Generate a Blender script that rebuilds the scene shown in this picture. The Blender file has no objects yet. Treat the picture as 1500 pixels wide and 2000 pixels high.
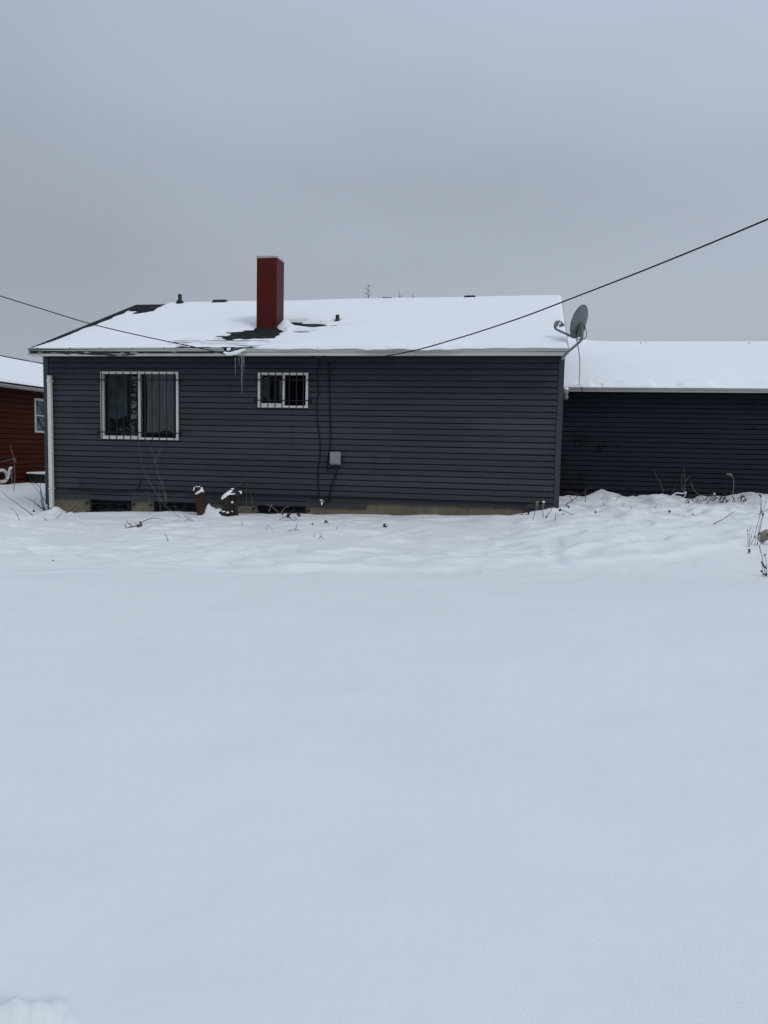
import bpy, bmesh, math, random
import numpy as np
from mathutils import Vector, Matrix
random.seed(7)
C = bpy.context.scene
COL = C.collection
R = math.radians

# ------------------------------------------------------------------ camera
F_PX = 1450.0
CAM = np.array([8.73, -12.742, 1.228])
YAW, PITCH, ROLL = .173, .085, -.021
def cam_axes():
    cy, sy = math.cos(YAW), math.sin(YAW)
    Fw = np.array([-sy*math.cos(PITCH), cy*math.cos(PITCH), -math.sin(PITCH)])
    Rr = np.array([cy, sy, 0.]); D = np.cross(Fw, Rr)
    c, s = math.cos(ROLL), math.sin(ROLL)
    return c*Rr+s*D, -s*Rr+c*D, Fw
AX, AD, AF = cam_axes()
cam = bpy.data.cameras.new('camera'); co = bpy.data.objects.new('camera', cam); COL.objects.link(co)
m = Matrix.Identity(4)
for i in range(3):
    m[i][0] = AX[i]; m[i][1] = -AD[i]; m[i][2] = -AF[i]; m[i][3] = CAM[i]
co.matrix_world = m
cam.sensor_fit = 'VERTICAL'; cam.sensor_height = 36; cam.lens = F_PX/2000*36
cam.clip_start = .1; cam.clip_end = 2000
C.camera = co
C.render.resolution_x = 768; C.render.resolution_y = 1024

# ------------------------------------------------------------------ sky and light
w = bpy.data.worlds.new("World"); C.world = w; w.use_nodes = True
nt = w.node_tree; nt.nodes.clear()
def N(t, **k):
    n = nt.nodes.new(t)
    for a, b in k.items(): setattr(n, a, b)
    return n
out = N('ShaderNodeOutputWorld'); bg = N('ShaderNodeBackground')
sky = N('ShaderNodeTexSky', sky_type='NISHITA', sun_disc=False, sun_elevation=R(48), sun_rotation=R(215))
tc = N('ShaderNodeTexCoord'); sep = N('ShaderNodeSeparateXYZ')
nt.links.new(tc.outputs['Generated'], sep.inputs[0])
ramp = N('ShaderNodeValToRGB')
cr = ramp.color_ramp
cr.elements[0].position = 0.0; cr.elements[0].color = (.40, .43, .505, 1)
cr.elements[1].position = 1.0; cr.elements[1].color = (.50, .555, .65, 1)
for p, c in ((.12, (.388, .420, .488)), (.22, (.368, .406, .478)), (.33, (.376, .417, .495)), (.45, (.42, .472, .572)), (.58, (.47, .53, .65))):
    e = cr.elements.new(p); e.color = (*c, 1)
nt.links.new(sep.outputs['Z'], ramp.inputs[0])
mp = N('ShaderNodeMapping'); mp.inputs['Scale'].default_value = (1.1, 1.1, 3.4); mp.inputs['Rotation'].default_value = (0, R(-7), R(20)); mp.inputs['Location'].default_value = (.3, 1.6, .2)
nt.links.new(tc.outputs['Generated'], mp.inputs[0])
no = N('ShaderNodeTexNoise'); no.inputs['Scale'].default_value = 1.5; no.inputs['Detail'].default_value = 3.5; no.inputs['Roughness'].default_value = .48
nt.links.new(mp.outputs[0], no.inputs['Vector'])
mr = N('ShaderNodeMapRange'); mr.inputs['From Min'].default_value = .3; mr.inputs['From Max'].default_value = .7
mr.inputs['To Min'].default_value = .93; mr.inputs['To Max'].default_value = 1.06
nt.links.new(no.outputs['Fac'], mr.inputs['Value'])
vm = N('ShaderNodeVectorMath', operation='SCALE')
gx = N('ShaderNodeMath', operation='MULTIPLY_ADD'); gx.inputs[1].default_value = .24; gx.inputs[2].default_value = 1.095   # cloud cover thins towards the right
nt.links.new(sep.outputs['X'], gx.inputs[0])
gm = N('ShaderNodeMath', operation='MULTIPLY'); nt.links.new(gx.outputs[0], gm.inputs[0]); nt.links.new(mr.outputs[0], gm.inputs[1])
nt.links.new(ramp.outputs[0], vm.inputs[0]); nt.links.new(gm.outputs[0], vm.inputs['Scale'])
nsk = N('ShaderNodeVectorMath', operation='SCALE'); nsk.inputs['Scale'].default_value = .06
nt.links.new(sky.outputs[0], nsk.inputs[0])
mx = N('ShaderNodeMixRGB'); mx.inputs[0].default_value = .96
nt.links.new(nsk.outputs[0], mx.inputs[1]); nt.links.new(vm.outputs[0], mx.inputs[2])
nt.links.new(mx.outputs[0], bg.inputs['Color']); bg.inputs['Strength'].default_value = 1.0
nt.links.new(bg.outputs[0], out.inputs[0])

sl = bpy.data.lights.new('sun', 'SUN'); so = bpy.data.objects.new('sun', sl); COL.objects.link(so)
sl.energy = .80; sl.angle = R(20); sl.color = (1, .97, .93)
sd = Vector((.52, -.48, .72)).normalized()         # direction towards the veiled sun: high, behind the camera, to the right
so.rotation_euler = sd.to_track_quat('Z', 'Y').to_euler()
sky.sun_elevation = math.asin(sd.z); sky.sun_rotation = math.atan2(sd.x, sd.y)
C.view_settings.view_transform = 'Standard'; C.view_settings.look = 'None'
C.view_settings.exposure = 0; C.view_settings.gamma = 1

# ------------------------------------------------------------------ helpers
def at(px, py, Y=None, Z=None):
    v = AF + (px-750)/F_PX*AX + (py-1000)/F_PX*AD
    t = (Y-CAM[1])/v[1] if Y is not None else (Z-CAM[2])/v[2]
    return CAM + t*v
def on_roof(px, py, z0=2.9, y0=-.42, s=.36):
    v = AF + (px-750)/F_PX*AX + (py-1000)/F_PX*AD
    t = (z0+s*(CAM[1]-y0)-CAM[2])/(v[2]-s*v[1])
    return CAM + t*v
def smooth(a, b, x):
    t = np.clip((x-a)/(b-a), 0, 1); return t*t*(3-2*t)
def vnoise(x, y, seed=0):
    x = np.asarray(x, float); y = np.asarray(y, float)
    xi = np.floor(x).astype(np.int64); yi = np.floor(y).astype(np.int64)
    fx = x-xi; fy = y-yi; fx = fx*fx*fx*(fx*(fx*6-15)+10); fy = fy*fy*fy*(fy*(fy*6-15)+10)
    def h(a, b):
        n = (a*374761393 + b*668265263 + seed*974711) & 0xffffffff
        n = ((n ^ (n >> 13))*1274126177) & 0xffffffff
        return ((n ^ (n >> 16)) & 0xffff)/65535.0
    return (h(xi, yi)*(1-fx)+h(xi+1, yi)*fx)*(1-fy) + (h(xi, yi+1)*(1-fx)+h(xi+1, yi+1)*fx)*fy
def fbm(x, y, seed=0, oct=4, g=.5):
    s = 0; a = 1; tot = 0
    for i in range(oct):
        c, sn = math.cos(i*1.1), math.sin(i*1.1)
        s = s + a*(vnoise((x*c-y*sn)*2**i+i*17.3, (x*sn+y*c)*2**i-i*9.1, seed+i)-.5); tot += a; a *= g
    return s/tot*2

WL = {}          # world location of each object
def tag(o, label=None, cat=None, group=None, kind=None):
    if label: o['label'] = label
    if cat: o['category'] = cat
    if group: o['group'] = group
    if kind: o['kind'] = kind
    return o
def empty(name, loc, label, cat, group=None):
    o = bpy.data.objects.new(name, None); COL.objects.link(o); o.location = loc
    o.empty_display_size = .2
    WL[o.name] = Vector(loc); return tag(o, label, cat, group)
def link(name, verts, faces, mat, parent=None, smoothf=False, loc=None):
    me = bpy.data.meshes.new(name)
    if parent is not None: L = WL[parent.name]
    elif loc is not None: L = Vector(loc)
    else: L = Vector((0, 0, 0))
    vs = [(v[0]-L[0], v[1]-L[1], v[2]-L[2]) for v in verts]
    me.from_pydata(vs, [], faces); me.validate(); me.update()
    if smoothf: me.polygons.foreach_set('use_smooth', [True]*len(me.polygons))
    for mm in (mat if isinstance(mat, (list, tuple)) else [mat]): me.materials.append(mm)
    o = bpy.data.objects.new(name, me); COL.objects.link(o)
    if parent is not None: o.parent = parent
    else: o.location = L
    WL[o.name] = L
    return o
class MB:
    def __init__(s): s.v = []; s.f = []
    def add(s, vs, fs):
        b = len(s.v); s.v += [tuple(map(float, q)) for q in vs]; s.f += [tuple(b+i for i in f) for f in fs]; return s
    def box(s, a, b):
        x0, y0, z0 = a; x1, y1, z1 = b
        return s.add([(x0,y0,z0),(x1,y0,z0),(x1,y1,z0),(x0,y1,z0),(x0,y0,z1),(x1,y0,z1),(x1,y1,z1),(x0,y1,z1)],
                     [(0,3,2,1),(4,5,6,7),(0,1,5,4),(1,2,6,5),(2,3,7,6),(3,0,4,7)])
    def tube(s, pts, r, n=6, cap=True):
        P = [Vector(p) for p in pts]; rs = r if isinstance(r, (list, tuple)) else [r]*len(P)
        rings = []
        up = Vector((0.13, .31, .94))
        for i, p in enumerate(P):
            d = (P[min(i+1, len(P)-1)]-P[max(i-1, 0)]).normalized()
            u = d.cross(up)
            if u.length < .05: u = d.cross(Vector((1, 0, 0)))
            u.normalize(); v = d.cross(u)
            rings.append([p+(u*math.cos(2*math.pi*k/n)+v*math.sin(2*math.pi*k/n))*rs[i] for k in range(n)])
        vs = [q for rg in rings for q in rg]
        fs = [(i*n+k, i*n+(k+1) % n, (i+1)*n+(k+1) % n, (i+1)*n+k) for i in range(len(P)-1) for k in range(n)]
        if cap: fs += [tuple(range(n-1, -1, -1)), tuple((len(P)-1)*n+k for k in range(n))]
        return s.add(vs, fs)
    def blob(s, c, r, seed=0, n=8, jag=.25):
        c = Vector(c); r = Vector(r) if not isinstance(r, (int, float)) else Vector((r, r, r))
        rnd = random.Random(seed); vs = [c+Vector((0, 0, -r.z))]; m_ = n
        for i in range(1, n):
            t = math.pi*i/n
            for k in range(m_):
                a = 2*math.pi*k/m_; q = 1+rnd.uniform(-jag, jag)
                vs.append(c+Vector((math.sin(t)*math.cos(a)*r.x*q, math.sin(t)*math.sin(a)*r.y*q, -math.cos(t)*r.z*q)))
        vs.append(c+Vector((0, 0, r.z)))
        fs = [(0, 1+(k+1) % m_, 1+k) for k in range(m_)]
        for i in range(n-2):
            for k in range(m_): fs.append((1+i*m_+k, 1+i*m_+(k+1) % m_, 1+(i+1)*m_+(k+1) % m_, 1+(i+1)*m_+k))
        T = len(vs)-1; b = 1+(n-2)*m_
        fs += [(b+k, b+(k+1) % m_, T) for k in range(m_)]
        return s.add(vs, fs)
    def extx(s, prof, x0, x1, close=True):       # extrude a (y,z) profile along x
        n = len(prof); vs = [(x0, y, z) for y, z in prof]+[(x1, y, z) for y, z in prof]
        fs = [(i, (i+1) % n, n+(i+1) % n, n+i) for i in range(n if close else n-1)]
        if close: fs += [tuple(range(n-1, -1, -1)), tuple(range(n, 2*n))]
        return s.add(vs, fs)
    def build(s, name, mat, parent=None, sm=False, loc=None): return link(name, s.v, s.f, mat, parent, sm, loc)
def merge(o, v=.007):
    m_ = o.modifiers.new('merge', 'REMESH'); m_.mode = 'VOXEL'; m_.voxel_size = v; m_.use_smooth_shade = True
    m_ = o.modifiers.new('soft', 'SMOOTH'); m_.factor = .5; m_.iterations = 3
def catmull(P, k=6):
    P = [np.array(p, float) for p in P]
    if len(P) < 3: return [P[0]+(P[-1]-P[0])*i/k for i in range(k+1)]
    Q = [2*P[0]-P[1]]+P+[2*P[-1]-P[-2]]; o = []
    for i in range(1, len(Q)-2):
        for j in range(k):
            t = j/k; a, b, c, d = Q[i-1:i+3]
            o.append(.5*((2*b)+(c-a)*t+(2*a-5*b+4*c-d)*t*t+(3*b-a-3*c+d)*t**3))
    return o+[P[-1]]

# ------------------------------------------------------------------ materials
def mat(name, col, rough=.7, noise=None, bump=None, metal=0, spec=.5, extra=None):
    """noise=(scale, amount, detail) varies the colour; bump=(scale, strength, distance)"""
    M = bpy.data.materials.new(name); M.use_nodes = True; t = M.node_tree; b = t.nodes['Principled BSDF']
    b.inputs['Base Color'].default_value = (*col, 1); b.inputs['Roughness'].default_value = rough
    b.inputs['Metallic'].default_value = metal; b.inputs['Specular IOR Level'].default_value = spec
    tcn = t.nodes.new('ShaderNodeTexCoord')
    if noise:
        sc, am, det = noise[:3]
        n = t.nodes.new('ShaderNodeTexNoise'); n.inputs['Scale'].default_value = sc; n.inputs['Detail'].default_value = det
        v = tcn.outputs['Object']
        if len(noise) > 3:
            mpp = t.nodes.new('ShaderNodeMapping'); mpp.inputs['Scale'].default_value = noise[3]; t.links.new(v, mpp.inputs[0]); v = mpp.outputs[0]
        t.links.new(v, n.inputs['Vector'])
        r_ = t.nodes.new('ShaderNodeMapRange'); r_.inputs['From Min'].default_value = .3; r_.inputs['From Max'].default_value = .7
        r_.inputs['To Min'].default_value = 1-am; r_.inputs['To Max'].default_value = 1+am; t.links.new(n.outputs['Fac'], r_.inputs['Value'])
        s = t.nodes.new('ShaderNodeVectorMath'); s.operation = 'SCALE'; s.inputs[0].default_value = col
        t.links.new(r_.outputs[0], s.inputs['Scale']); t.links.new(s.outputs[0], b.inputs['Base Color'])
        if extra: extra(t, b, s.outputs[0], tcn)
    if bump:
        n = t.nodes.new('ShaderNodeTexNoise'); n.inputs['Scale'].default_value = bump[0]; n.inputs['Detail'].default_value = 4
        t.links.new(tcn.outputs['Object'], n.inputs['Vector'])
        bp = t.nodes.new('ShaderNodeBump'); bp.inputs['Strength'].default_value = bump[1]; bp.inputs['Distance'].default_value = bump[2]
        t.links.new(n.outputs['Fac'], bp.inputs['Height']); t.links.new(bp.outputs[0], b.inputs['Normal'])
    return M
def spots(scale, thr, col, amt=1.0, stretch=(1, 1, 1), soft=.04, detail=5):
    def fn(t, b, prev, tcn):
        mpp = t.nodes.new('ShaderNodeMapping'); mpp.inputs['Scale'].default_value = stretch; t.links.new(tcn.outputs['Object'], mpp.inputs[0])
        n = t.nodes.new('ShaderNodeTexNoise'); n.inputs['Scale'].default_value = scale; n.inputs['Detail'].default_value = detail
        t.links.new(mpp.outputs[0], n.inputs['Vector'])
        r_ = t.nodes.new('ShaderNodeMapRange'); r_.inputs['From Min'].default_value = thr; r_.inputs['From Max'].default_value = thr+soft
        r_.inputs['To Max'].default_value = amt; t.links.new(n.outputs['Fac'], r_.inputs['Value'])
        mxx = t.nodes.new('ShaderNodeMixRGB'); t.links.new(r_.outputs[0], mxx.inputs[0]); t.links.new(prev, mxx.inputs[1]); mxx.inputs[2].default_value = (*col, 1)
        t.links.new(mxx.outputs[0], b.inputs['Base Color']); return mxx.outputs[0]
    return fn
def stain(cx, cz, rx, rz, col, amt=.9, scale=12, thr=.42, stretch=(1.4, 1, .5)):
    """dirt splashed round one spot of a wall (object coordinates)"""
    def fn(t, b, prev, tcn):
        mpp = t.nodes.new('ShaderNodeMapping'); mpp.vector_type = 'TEXTURE'; mpp.inputs['Location'].default_value = (cx, 0, cz); mpp.inputs['Scale'].default_value = (rx, 1e4, rz)
        t.links.new(tcn.outputs['Object'], mpp.inputs[0]); ln = t.nodes.new('ShaderNodeVectorMath'); ln.operation = 'LENGTH'; t.links.new(mpp.outputs[0], ln.inputs[0])
        m2 = t.nodes.new('ShaderNodeMapping'); m2.inputs['Scale'].default_value = stretch; t.links.new(tcn.outputs['Object'], m2.inputs[0])
        n = t.nodes.new('ShaderNodeTexNoise'); n.inputs['Scale'].default_value = scale; n.inputs['Detail'].default_value = 5; t.links.new(m2.outputs[0], n.inputs['Vector'])
        sb = t.nodes.new('ShaderNodeMath'); sb.operation = 'MULTIPLY_ADD'; sb.inputs[1].default_value = -.30; t.links.new(ln.outputs['Value'], sb.inputs[0]); t.links.new(n.outputs['Fac'], sb.inputs[2])
        r_ = t.nodes.new('ShaderNodeMapRange'); r_.inputs['From Min'].default_value = thr-.18; r_.inputs['From Max'].default_value = thr-.10; r_.inputs['To Max'].default_value = amt; t.links.new(sb.outputs[0], r_.inputs['Value'])
        mxx = t.nodes.new('ShaderNodeMixRGB'); t.links.new(r_.outputs[0], mxx.inputs[0]); t.links.new(prev, mxx.inputs[1]); mxx.inputs[2].default_value = (*col, 1)
        t.links.new(mxx.outputs[0], b.inputs['Base Color']); return mxx.outputs[0]
    return fn
def panels(x0, z0, w, h, amt=.10, seam=.6):
    """long vinyl panels: each a touch lighter or darker than the next, hairline seam at the lap"""
    def fn(t, b, prev, tcn):
        mpp = t.nodes.new('ShaderNodeMapping'); mpp.inputs['Rotation'].default_value = (R(-90), 0, 0); mpp.inputs['Location'].default_value = (x0, -z0, 0)
        t.links.new(tcn.outputs['Object'], mpp.inputs[0])
        br = t.nodes.new('ShaderNodeTexBrick'); br.offset = .37; br.offset_frequency = 2; br.squash = 1.0
        br.inputs['Scale'].default_value = 1; br.inputs['Brick Width'].default_value = w; br.inputs['Row Height'].default_value = h
        br.inputs['Mortar Size'].default_value = .0022; br.inputs['Mortar Smooth'].default_value = .3
        br.inputs['Color1'].default_value = (1-amt, 1-amt, 1-amt, 1); br.inputs['Color2'].default_value = (1+amt, 1+amt, 1+amt, 1); br.inputs['Mortar'].default_value = (seam, seam, seam, 1)
        t.links.new(mpp.outputs[0], br.inputs['Vector'])
        mm = t.nodes.new('ShaderNodeVectorMath'); mm.operation = 'MULTIPLY'; t.links.new(prev, mm.inputs[0]); t.links.new(br.outputs['Color'], mm.inputs[1])
        t.links.new(mm.outputs[0], b.inputs['Base Color']); return mm.outputs[0]
    return fn
def multi(*fs):
    def fn(t, b, prev, tcn):
        for f in fs: prev = f(t, b, prev, tcn)
    return fn
SNOW = mat('snow', (.83, .85, .88), .6, (3, .012, 3), (260, .10, .004), spec=.15)
SNOWG = mat('snow_field', (.80, .825, .84), .65, (1.4, .02, 6), (110, .33, .006), spec=.12)
RSNOW = mat('roof_snow_white', (.875, .90, .93), .6, (2, .01, 3), (120, .08, .004), spec=.15)
SIDING = mat('grey_vinyl', (.036, .042, .0515), .55, (1.3, .13, 6, (.35, 1, 1.6)), (30, .12, .003), spec=.22,
             extra=multi(panels(.4, .1684, 3.66, .2032, .15, .5), spots(1.1, .60, (.03, .034, .035), .5, (.5, 1, 1), .2), spots(26, .775, (.16, .17, .18), .5, (1, 1, 1.2), .03, 2),
                         spots(2.2, .62, (.022, .022, .021), .5, (2.2, 1, .5), .12)))
SIDING2 = mat('dark_vinyl', (.016, .0195, .0265), .55, (1.1, .16, 6, (.4, 1, 1.4)), (30, .12, .003), spec=.08,
              extra=multi(spots(1.0, .58, (.012, .013, .016), .6, (.6, 1, 1), .2), spots(7, .71, (.004, .004, .005), .85, (1.2, 1, .6), .03), stain(5.75, 1.33, .16, .22, (.003, .003, .004), .9, 13, .52), stain(6.12, 1.33, .12, .14, (.003, .003, .004), .9, 13, .54), stain(5.35, 1.5, .3, .25, (.006, .006, .007), .6, 14, .50), stain(5.0, .5, .5, .7, (.008, .008, .008), .6, 3, .40)))
TRIMD = mat('grey_trim', (.038, .044, .053), .5, (4, .1, 4), spec=.3)
REDW = mat('red_clapboard', (.041, .010, .006), .65, (2.2, .22, 6, (1, .3, 1.5)), (40, .2, .004), spec=.05,
           extra=spots(5, .64, (.025, .008, .006), .6, (1, .25, 1.5), .15))
WHITE = mat('white_trim', (.50, .49, .45), .5, (6, .07, 5, (.4, 1, 3)), (60, .1, .002),
            extra=spots(5, .60, (.22, .22, .20), .45, (.35, 1, 2.4), .16))
FRAMEW = mat('white_vinyl_frame', (.66, .65, .60), .4, (9, .06, 5), extra=spots(8, .62, (.3, .3, .27), .4, (1, 1, 1), .15))
GREENP = mat('peeling_fascia', (.50, .49, .45), .55, (6, .08, 5), (80, .2, .003),
             extra=spots(4, .61, (.010, .028, .018), 1, (.45, 1, 4.5), .03, 8))
GREEN = mat('old_green_board', (.008, .024, .015), .6, (8, .3, 5), extra=spots(9, .6, (.4, .4, .36), .9, (.6, 1, 2.5), .02, 8))
GARW = mat('dull_white_trim', (.44, .43, .38), .5, (5, .08, 5, (.4, 1, 3)), (60, .1, .002), extra=spots(4, .58, (.2, .2, .18), .5, (.3, 1, 2.4), .16))
DOWN = mat('downspout_white', (.58, .60, .54), .45, (4, .05, 4), extra=spots(6, .64, (.3, .32, .28), .4, (2, 1, .5), .15))
SHING = mat('asphalt_shingle', (.024, .027, .028), .95, (40, .35, 4), (200, .5, .004), spec=.08,
            extra=multi(spots(9, .5, (.014, .016, .016), .8, (1, 4.5, 1), .05, 3), spots(6, .57, (.40, .42, .45), .45, (1, 9, 1), .25, 6)))
CONC = mat('foundation_concrete', (.145, .128, .090), .85, (5, .18, 6), (60, .3, .006), spec=.15,
           extra=multi(spots(3, .56, (.11, .10, .065), .7, (1, 1, 1.3), .14), spots(9, .62, (.07, .07, .045), .6, (1.5, 1, .7), .08)))
REDM = mat('red_painted_chimney', (.070, .0078, .0042), .5, (3, .06, 5), (18, .15, .004), spec=.14,
           extra=spots(6, .62, (.042, .007, .006), .4, (2, 2, .5), .2))
CAPM = mat('mortar_cap', (.34, .32, .31), .85, (30, .3, 4), (60, .5, .008))
BLACK = mat('black_pipe', (.012, .016, .015), .5, (20, .3, 3), spec=.3)
SCREEN = mat('black_mesh_screen', (.0015, .0015, .002), .9, (200, .3, 2), spec=.02)
IRON = mat('black_iron', (.006, .006, .007), .5, (30, .3, 3), spec=.35)
CABLE = mat('black_cable', (.003, .003, .004), .5, (50, .2, 2), spec=.3)
DARKIN = mat('dark_interior', (.02, .02, .02), .9, (3, .4, 3))
CURT = mat('grey_curtain', (.22, .215, .205), .9, (6, .2, 4, (4, 1, .4)), (20, .3, .01))
CURT_REFL = mat('green_curtain_and_reflection', (.075, .095, .09), .9, (5, .6, 6), (20, .3, .01))  # cloth in the small window, also reflection tone in the large one
CLUT_REFL = mat('clutter_and_reflection', (.22, .22, .23), .9, (9, .8, 6), extra=spots(7, .5, (.03, .03, .04), 1, (1, 1, 1.8), .05))  # clutter colour, mottled to pass for reflections on the glass too
DISHM = mat('dish_grey', (.125, .135, .14), .5, (6, .08, 4), (300, .05, .001), spec=.4)
DISHM2 = mat('galvanised_arm', (.16, .175, .185), .45, (14, .12, 4), metal=.2)
LNBM = mat('weathered_plastic', (.17, .19, .18), .6, (14, .25, 4))
BOXM = mat('utility_box_grey', (.19, .215, .205), .5, (12, .08, 4), extra=spots(10, .64, (.14, .16, .15), .5, (1, 1, 1), .1))
BARK = mat('rotten_wood', (.046, .014, .009), .9, (22, .5, 6, (1, 1, .25)), (38, .9, .02), extra=spots(12, .52, (.018, .012, .009), .9, (1.4, 1.4, .3), .08))
BARK2 = mat('dark_bark', (.026, .018, .012), .95, (20, .5, 6, (1, 1, .25)), (38, .9, .02), extra=spots(10, .52, (.010, .009, .008), .9, (1.4, 1.4, .3), .08))
STUBM = mat('greenish_bark', (.12, .115, .065), .9, (30, .3, 5), (60, .6, .006))
TWIG = mat('dead_twig', (.055, .038, .032), .9, (30, .4, 3))
TWIGP = mat('pale_stalk', (.15, .14, .12), .9, (30, .3, 3))
TWIGG = mat('bleached_stalk', (.30, .28, .24), .9, (30, .3, 3))
TWIGR = mat('reddish_twig', (.11, .055, .04), .9, (30, .4, 3))
SEED = mat('dark_seed_head', (.045, .034, .035), .95, (60, .5, 3))
LEAF = mat('dead_leaf', (.07, .032, .02), .9, (40, .5, 4))
STONE = mat('tan_stone', (.22, .20, .165), .9, (14, .25, 6), (30, .6, .02), extra=spots(9, .6, (.11, .10, .08), .6, (1, 1, 1), .1))
PVC = mat('white_pipe', (.55, .54, .53), .5, (9, .1, 4))
FART = mat('far_bark', (.20, .18, .19), .95, (2, .3, 3))
def mk_glass():
    M = bpy.data.materials.new('window_glass'); M.use_nodes = True; t = M.node_tree; t.nodes.clear()
    o = t.nodes.new('ShaderNodeOutputMaterial'); a = t.nodes.new('ShaderNodeBsdfTransparent'); a.inputs[0].default_value = (.85, .88, .9, 1)
    g = t.nodes.new('ShaderNodeBsdfGlossy'); g.inputs['Roughness'].default_value = .06; g.inputs[0].default_value = (.55, .6, .65, 1)
    fr = t.nodes.new('ShaderNodeFresnel'); fr.inputs[0].default_value = 1.22
    n = t.nodes.new('ShaderNodeTexNoise'); n.inputs['Scale'].default_value = 3; c = t.nodes.new('ShaderNodeTexCoord'); t.links.new(c.outputs['Object'], n.inputs[0])
    b = t.nodes.new('ShaderNodeBump'); b.inputs['Strength'].default_value = .1; b.inputs['Distance'].default_value = .02
    t.links.new(n.outputs['Fac'], b.inputs['Height']); t.links.new(b.outputs[0], g.inputs['Normal'])
    mxs = t.nodes.new('ShaderNodeMixShader'); t.links.new(fr.outputs[0], mxs.inputs[0]); t.links.new(a.outputs[0], mxs.inputs[1]); t.links.new(g.outputs[0], mxs.inputs[2])
    t.links.new(mxs.outputs[0], o.inputs[0]); return M
GLASS = mk_glass()
def mk_ice():
    M = mat('clear_ice', (.55, .6, .65), .12, spec=.5); b = M.node_tree.nodes['Principled BSDF']
    b.inputs['Transmission Weight'].default_value = .75; b.inputs['IOR'].default_value = 1.31; return M
ICE = mk_ice()

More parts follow.
